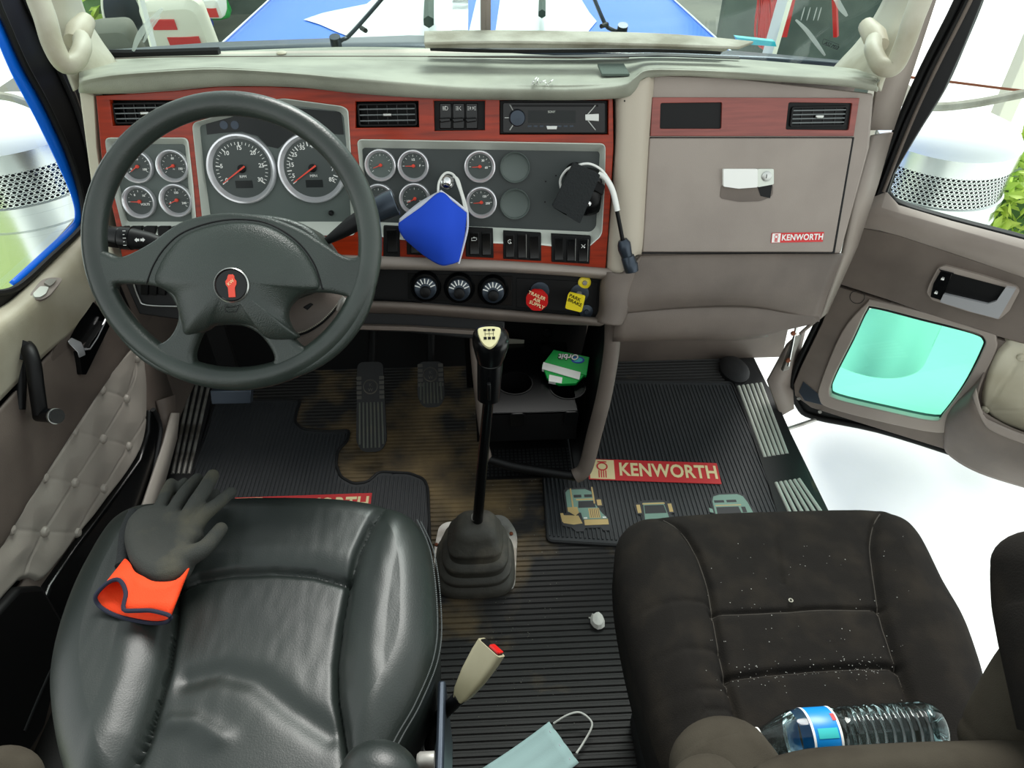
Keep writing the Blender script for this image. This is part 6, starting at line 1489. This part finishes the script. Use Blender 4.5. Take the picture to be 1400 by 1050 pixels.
# --- air cleaners beside the cab
def aircleaner(c, r, lbl, hz0, par=None):
    t = empty('air_cleaner', (c[0], c[1], hz0-.7), lbl, 'air cleaner', 'air cleaners beside the hood')
    f = Fr((c[0], c[1], hz0), (1, 0, 0), (0, 1, 0))
    MB().lathe(f, [(r*1.01, 0), (r, .012), (r*.9, .05), (r*.6, .085), (0, .10)], 64, caps=False).build('domed_lid', 'lid_white', t)
    MB().lathe(f, [(r*1.01, -.07), (r*1.01, 0)], 64, caps=False).build('upper_band', 'stainless', t)
    MB().lathe(f, [(r*.97, -.20), (r*.97, -.07)], 64, caps=False).build('inner_screen', 'rubber', t)
    n = 90; rows_ = 8; b = MB(); dz = .13/rows_; da = 2*pi/n
    for j in range(rows_):
        zc = -.07-dz*(j+.5)
        for i in range(n):
            a0 = da*(i+(.5 if j % 2 else 0)); P = []
            for (ra, rz) in ((.5, .5), (.36, .36)):
                for q in range(8):
                    th = 2*pi*(q+.5)/8; sq = 1/max(abs(cos(th)), abs(sin(th))) if ra == .5 else 1
                    P.append(f.P(r*cos(a0+da*ra*cos(th)*sq), r*sin(a0+da*ra*cos(th)*sq), zc+dz*rz*sin(th)*sq))
            b.add(P, [(q, (q+1) % 8, (q+1) % 8+8, q+8) for q in range(8)])
    b.build('perforated_band', 'stainless', t, smooth=False)
    MB().lathe(f, [(r*1.0, -1.1), (r*1.0, -.33), (r*1.03, -.325), (r*1.03, -.305), (r, -.30), (r, -.24), (r*1.03, -.235), (r*1.03, -.205), (r, -.20)], 64, caps=False).build('lower_drum', 'stainless', t)
    return t
LC = PD(4, 176, 2.9); RCc = PD(1297, 186, 3.1)
aircleaner((LC.x, LC.y), .30, 'shiny round air cleaner with a perforated band outside the left window', LC.z)
aircleaner((RCc.x, RCc.y), .28, 'shiny round air cleaner with a perforated band outside the open right door window', RCc.z)
tag(MB().box(Fr((LC.x+.12, LC.y, LC.z-.6), (1, 0, 0), (0, 1, 0)), .22, .46, -.5, .6, -.7, .0).build('fender', 'paint_blue', bevel=.08, seg=4), 'blue painted fender panel under the left air cleaner', 'fender')
tag(MB().box(Fr((-3.4, 1.2, GZ), (1, 0, 0), (0, 1, 0)), -2.4, 1.2, -2.6, 2.4, .0, .02).build('lawn', 'grass', bevel=0), 'pale green grass strip below the left window', 'grass', kind='stuff')
# --- cable lines outside
def wire(pts, lbl, m='canvas_grey', r=.01):
    tag(MB().tube(cr(pts, 6), r, 8).build('cable_bundle', m), lbl, 'cable')
wire([PY(-60, 128, 2.6), PY(0, 131, 2.6), PY(30, 138, 2.6), PY(60, 152, 2.6), PY(100, 178, 2.6)], 'bundled cables strung outside the left window', r=.014)
wire([PY(1250, 145, 2.7), PY(1290, 146, 2.7), PY(1340, 140, 2.7), PY(1400, 128, 2.7), PY(1460, 120, 2.7)], 'thick bundle of tied cables outside the right window', r=.017)
wire([PY(1230, 104, 2.9), PY(1300, 112, 2.9), PY(1380, 122, 2.9), PY(1440, 128, 2.9)], 'single thin wire above the cable bundle outside the right window', 'rust', r=.005)
# --- hedge with pale leaves
def bush(c, rad, n, name, lbl, seed, sz=.05):
    rg_ = random.Random(seed); b = MB()
    for i in range(n):
        a = rg_.uniform(0, 2*pi); e_ = rg_.uniform(-.3, 1.2); rr = rg_.uniform(.7, 1)
        p = V(c)+V((rad[0]*rr*cos(a)*cos(e_), rad[1]*rr*sin(a)*cos(e_), rad[2]*rr*sin(e_))); d = V((rg_.uniform(-1, 1), rg_.uniform(-1, 1), rg_.uniform(-.2, 1))).normalized(); u = d.orthogonal().normalized(); w = d.cross(u); s = sz*rg_.uniform(.6, 1.3)
        b.add([p-d*s, p+u*s*.4+w*s*.1, p+d*s, p-u*s*.4+w*s*.1], [(0, 1, 2, 3)])
    t = empty(name, (c[0], c[1], GZ), lbl, 'bush')
    b.build('foliage', 'leaf', t, smooth=False)
    MB().tube([V((c[0]+.75*rad[0], c[1], GZ)), V((c[0]+.5*rad[0], c[1], c[2]))], [.02, .01], 8).build('stem', 'leaf_dark', t)
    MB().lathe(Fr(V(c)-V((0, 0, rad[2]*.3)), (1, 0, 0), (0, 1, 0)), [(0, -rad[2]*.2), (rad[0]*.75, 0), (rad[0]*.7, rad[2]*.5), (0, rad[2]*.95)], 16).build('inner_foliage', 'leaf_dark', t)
bc_ = PD(1388, 268, 3.7)
bush((bc_.x, bc_.y, bc_.z), (.40, .40, .30), 1500, 'leafy_bush', 'bright green leafy bush beyond the open right door', 3, .045)
tag(MB().box(Fr(PY(1400, 205, 5.0), (1, 0, 0), (0, 1, 0)), -.16, .8, 0, .1, -1.1, 0).build('concrete_post', 'concrete', bevel=.01), 'pale wall end behind the leafy bush', 'wall')
tag(MB().box(Fr((PY(1402, 100, 4.6).x, 4.6, GZ), (1, 0, 0), (0, 1, 0)), -.05, .05, 0, .1, 0, 4).build('shed_post', 'tarp', bevel=.005), 'slim upright post at the right edge of the view outside', 'post')

# --- the shed seen through the windscreen
shf_ = tag(MB().box(Fr((0, 8, GZ+.012), (1, 0, 0), (0, 1, 0)), -5.4, 4.9, -3.0, 6, 0, .01).build('shed_floor', 'shed_floor', bevel=0), **ST)
tag(MB().box(Fr((0, 6.2, GZ), (1, 0, 0), (0, 0, 1)), 1.95, 3.3, 0, 2.6, -.1, 0).build('shed_partition', 'shed_wall', bevel=0), **ST)
tag(MB().box(Fr((0, 11.9, GZ), (1, 0, 0), (0, 0, 1)), -6.0, -2.0, 0, 2.4, -.1, 0).build('shed_partition', 'shed_wall', bevel=0), **ST)
def post(x0, y0, x1, y1, d, m, lbl, w=.03, name='slim_post'):
    tag(MB().tube([PY(x0, y0, d), PY(x1, y1, d)], w, 4).build(name, m), lbl, 'post')
post(190, -10, 213, 76, 4.2, 'tarp', 'thin cream post seen through the left end of the windscreen', .018)
post(1080, -25, 1049, 84, 3.6, 'tarp', 'bright metal post seen through the right end of the windscreen', .035)
post(1166, -20, 1140, 0, 3.6, 'tarp', 'short pale bar at the top right of the windscreen', .01)
post(1139, -60, 1143, 50, 6.0, 'red', 'bright red upright tube beyond the right end of the windscreen', .022, 'red_tube')
# left clutter
def sack(px, y, w, h, m, lbl, cat, name, parts=()):
    y *= 2.2; w *= 2.2; h *= 2.2; o = PY(*px, y); f = Fr(o, (1, 0, 0), (0, -.3, 1)); t = empty(name, o-V((0, 0, h/2)), lbl, cat)
    p = rpoly([(-w/2, -h/2), (w/2, -h/2), (w/2*.92, h/2), (-w/2*.95, h/2*.9)], min(w, h)*.2)
    rings = [[f.P(u*s, v*s, hh) for u, v in p] for s, hh in ((.8, -.26), (1, -.13), (1, .0), (.85, .08), (.4, .10), (.05, .105))]
    MB().loft(rings).build('body', m, t)
    for (u0, v0, u1, v1, mm) in parts: MB().box(f, u0*w, u1*w, v0*h, v1*h, .06, .115).build('print', mm, t, bevel=0)
    return t
sack((248, 52), 4.2, .34, .42, 'tarp', 'white sack with a red print on the shed floor left of the hood', 'sack', 'printed_sack', ((-.30, .18, .05, .30, 'red_print'), (-.15, -.02, .32, .08, 'red_print'), (-.28, -.30, .30, -.20, 'red_print')))
sack((262, 8), 4.85, .42, .16, 'gum_green', 'green bag behind the printed sack', 'bag', 'green_bag')
sack((262, -6), 5.06, .22, .14, 'red', 'red bundle on top of the green bag', 'bundle', 'red_bundle')
sack((240, 25), 4.5, .36, .18, 'gum_blue', 'dark blue bag between the green bag and the printed sack', 'bag', 'blue_bag')
sack((292, 8), 4.5, .10, .12, 'white', 'small white box with a red mark beside the green bag', 'box', 'small_box', ((-.25, -.3, .25, .1, 'red_print'),))
sack((214, 8), 4.70, .13, .16, 'canvas_grey', 'beige carton standing left of the green bag', 'carton', 'carton')
sack((158, 66), 4.2, .26, .26, 'shed_floor', 'dull beige sack at the far left end of the windscreen', 'sack', 'plain_sack')
t = empty('cutting_disc', PY(168, 22, 9.9), 'grey round disc leaning against the shed wall', 'disc')
MB().lathe(Fr(PY(168, 22, 9.9), (.36, .93, 0), (0, 0, 1)), [(.29, -.01), (.29, .01), (.04, .012), (.04, .01)], 32, sv=1.3).build('disc', 'gunmetal', t)
MB().lathe(Fr(PY(168, 22, 9.9), (.36, .93, 0), (0, 0, 1)), [(.305, -.01), (.305, .008), (.29, .01)], 32, sv=1.3, caps=False).build('rim', 'tarp', t)
bush((PY(128, 10, 10).x-.1, 10.5, -.6), (.45, .4, .8), 700, 'climbing_plant', 'dark green plant at the left end of the windscreen', 8, .10)
# hanging red cable coil
t = empty('cable_coil', PY(1045, 20, 3.9), 'hanging coil of bright red cable right of the hood', 'cable coil')
rg2 = random.Random(5)
for k in range(9):
    x = 1040+rg2.uniform(-7, 9); w_ = rg2.uniform(5, 14)
    MB().tube(cr([PY(x-2, -70, 3.9), PY(x+rg2.uniform(-3, 3), -10, 3.9), PY(x-w_*.3, 25, 3.88), PY(x-w_*.5, 48+rg2.uniform(-5, 12), 3.88), PY(x+w_*.2, 55+rg2.uniform(-4, 12), 3.9), PY(x+w_*.5, 35, 3.9), PY(x+w_*.3, -10, 3.9), PY(x+2, -70, 3.9)], 5), .006, 6).build('loop', 'red', t)
tag(MB().box(Fr(PY(1068, 5, 4.1), (1, 0, 0), (.2, 0, 1)), -.05, .05, -.15, .10, 0, .05).build('red_pouch', 'red'), 'red pouch hanging beside the cable coil', 'pouch')
tag(slab('side_arm', Fr(PY(1040, 60, 2.6), (1, 0, 0), (0, 0, 1)), [(1006, 51), (1060, 57), (1062, 64), (1010, 60)], -.03, 0, 'gum_teal', hood), None)
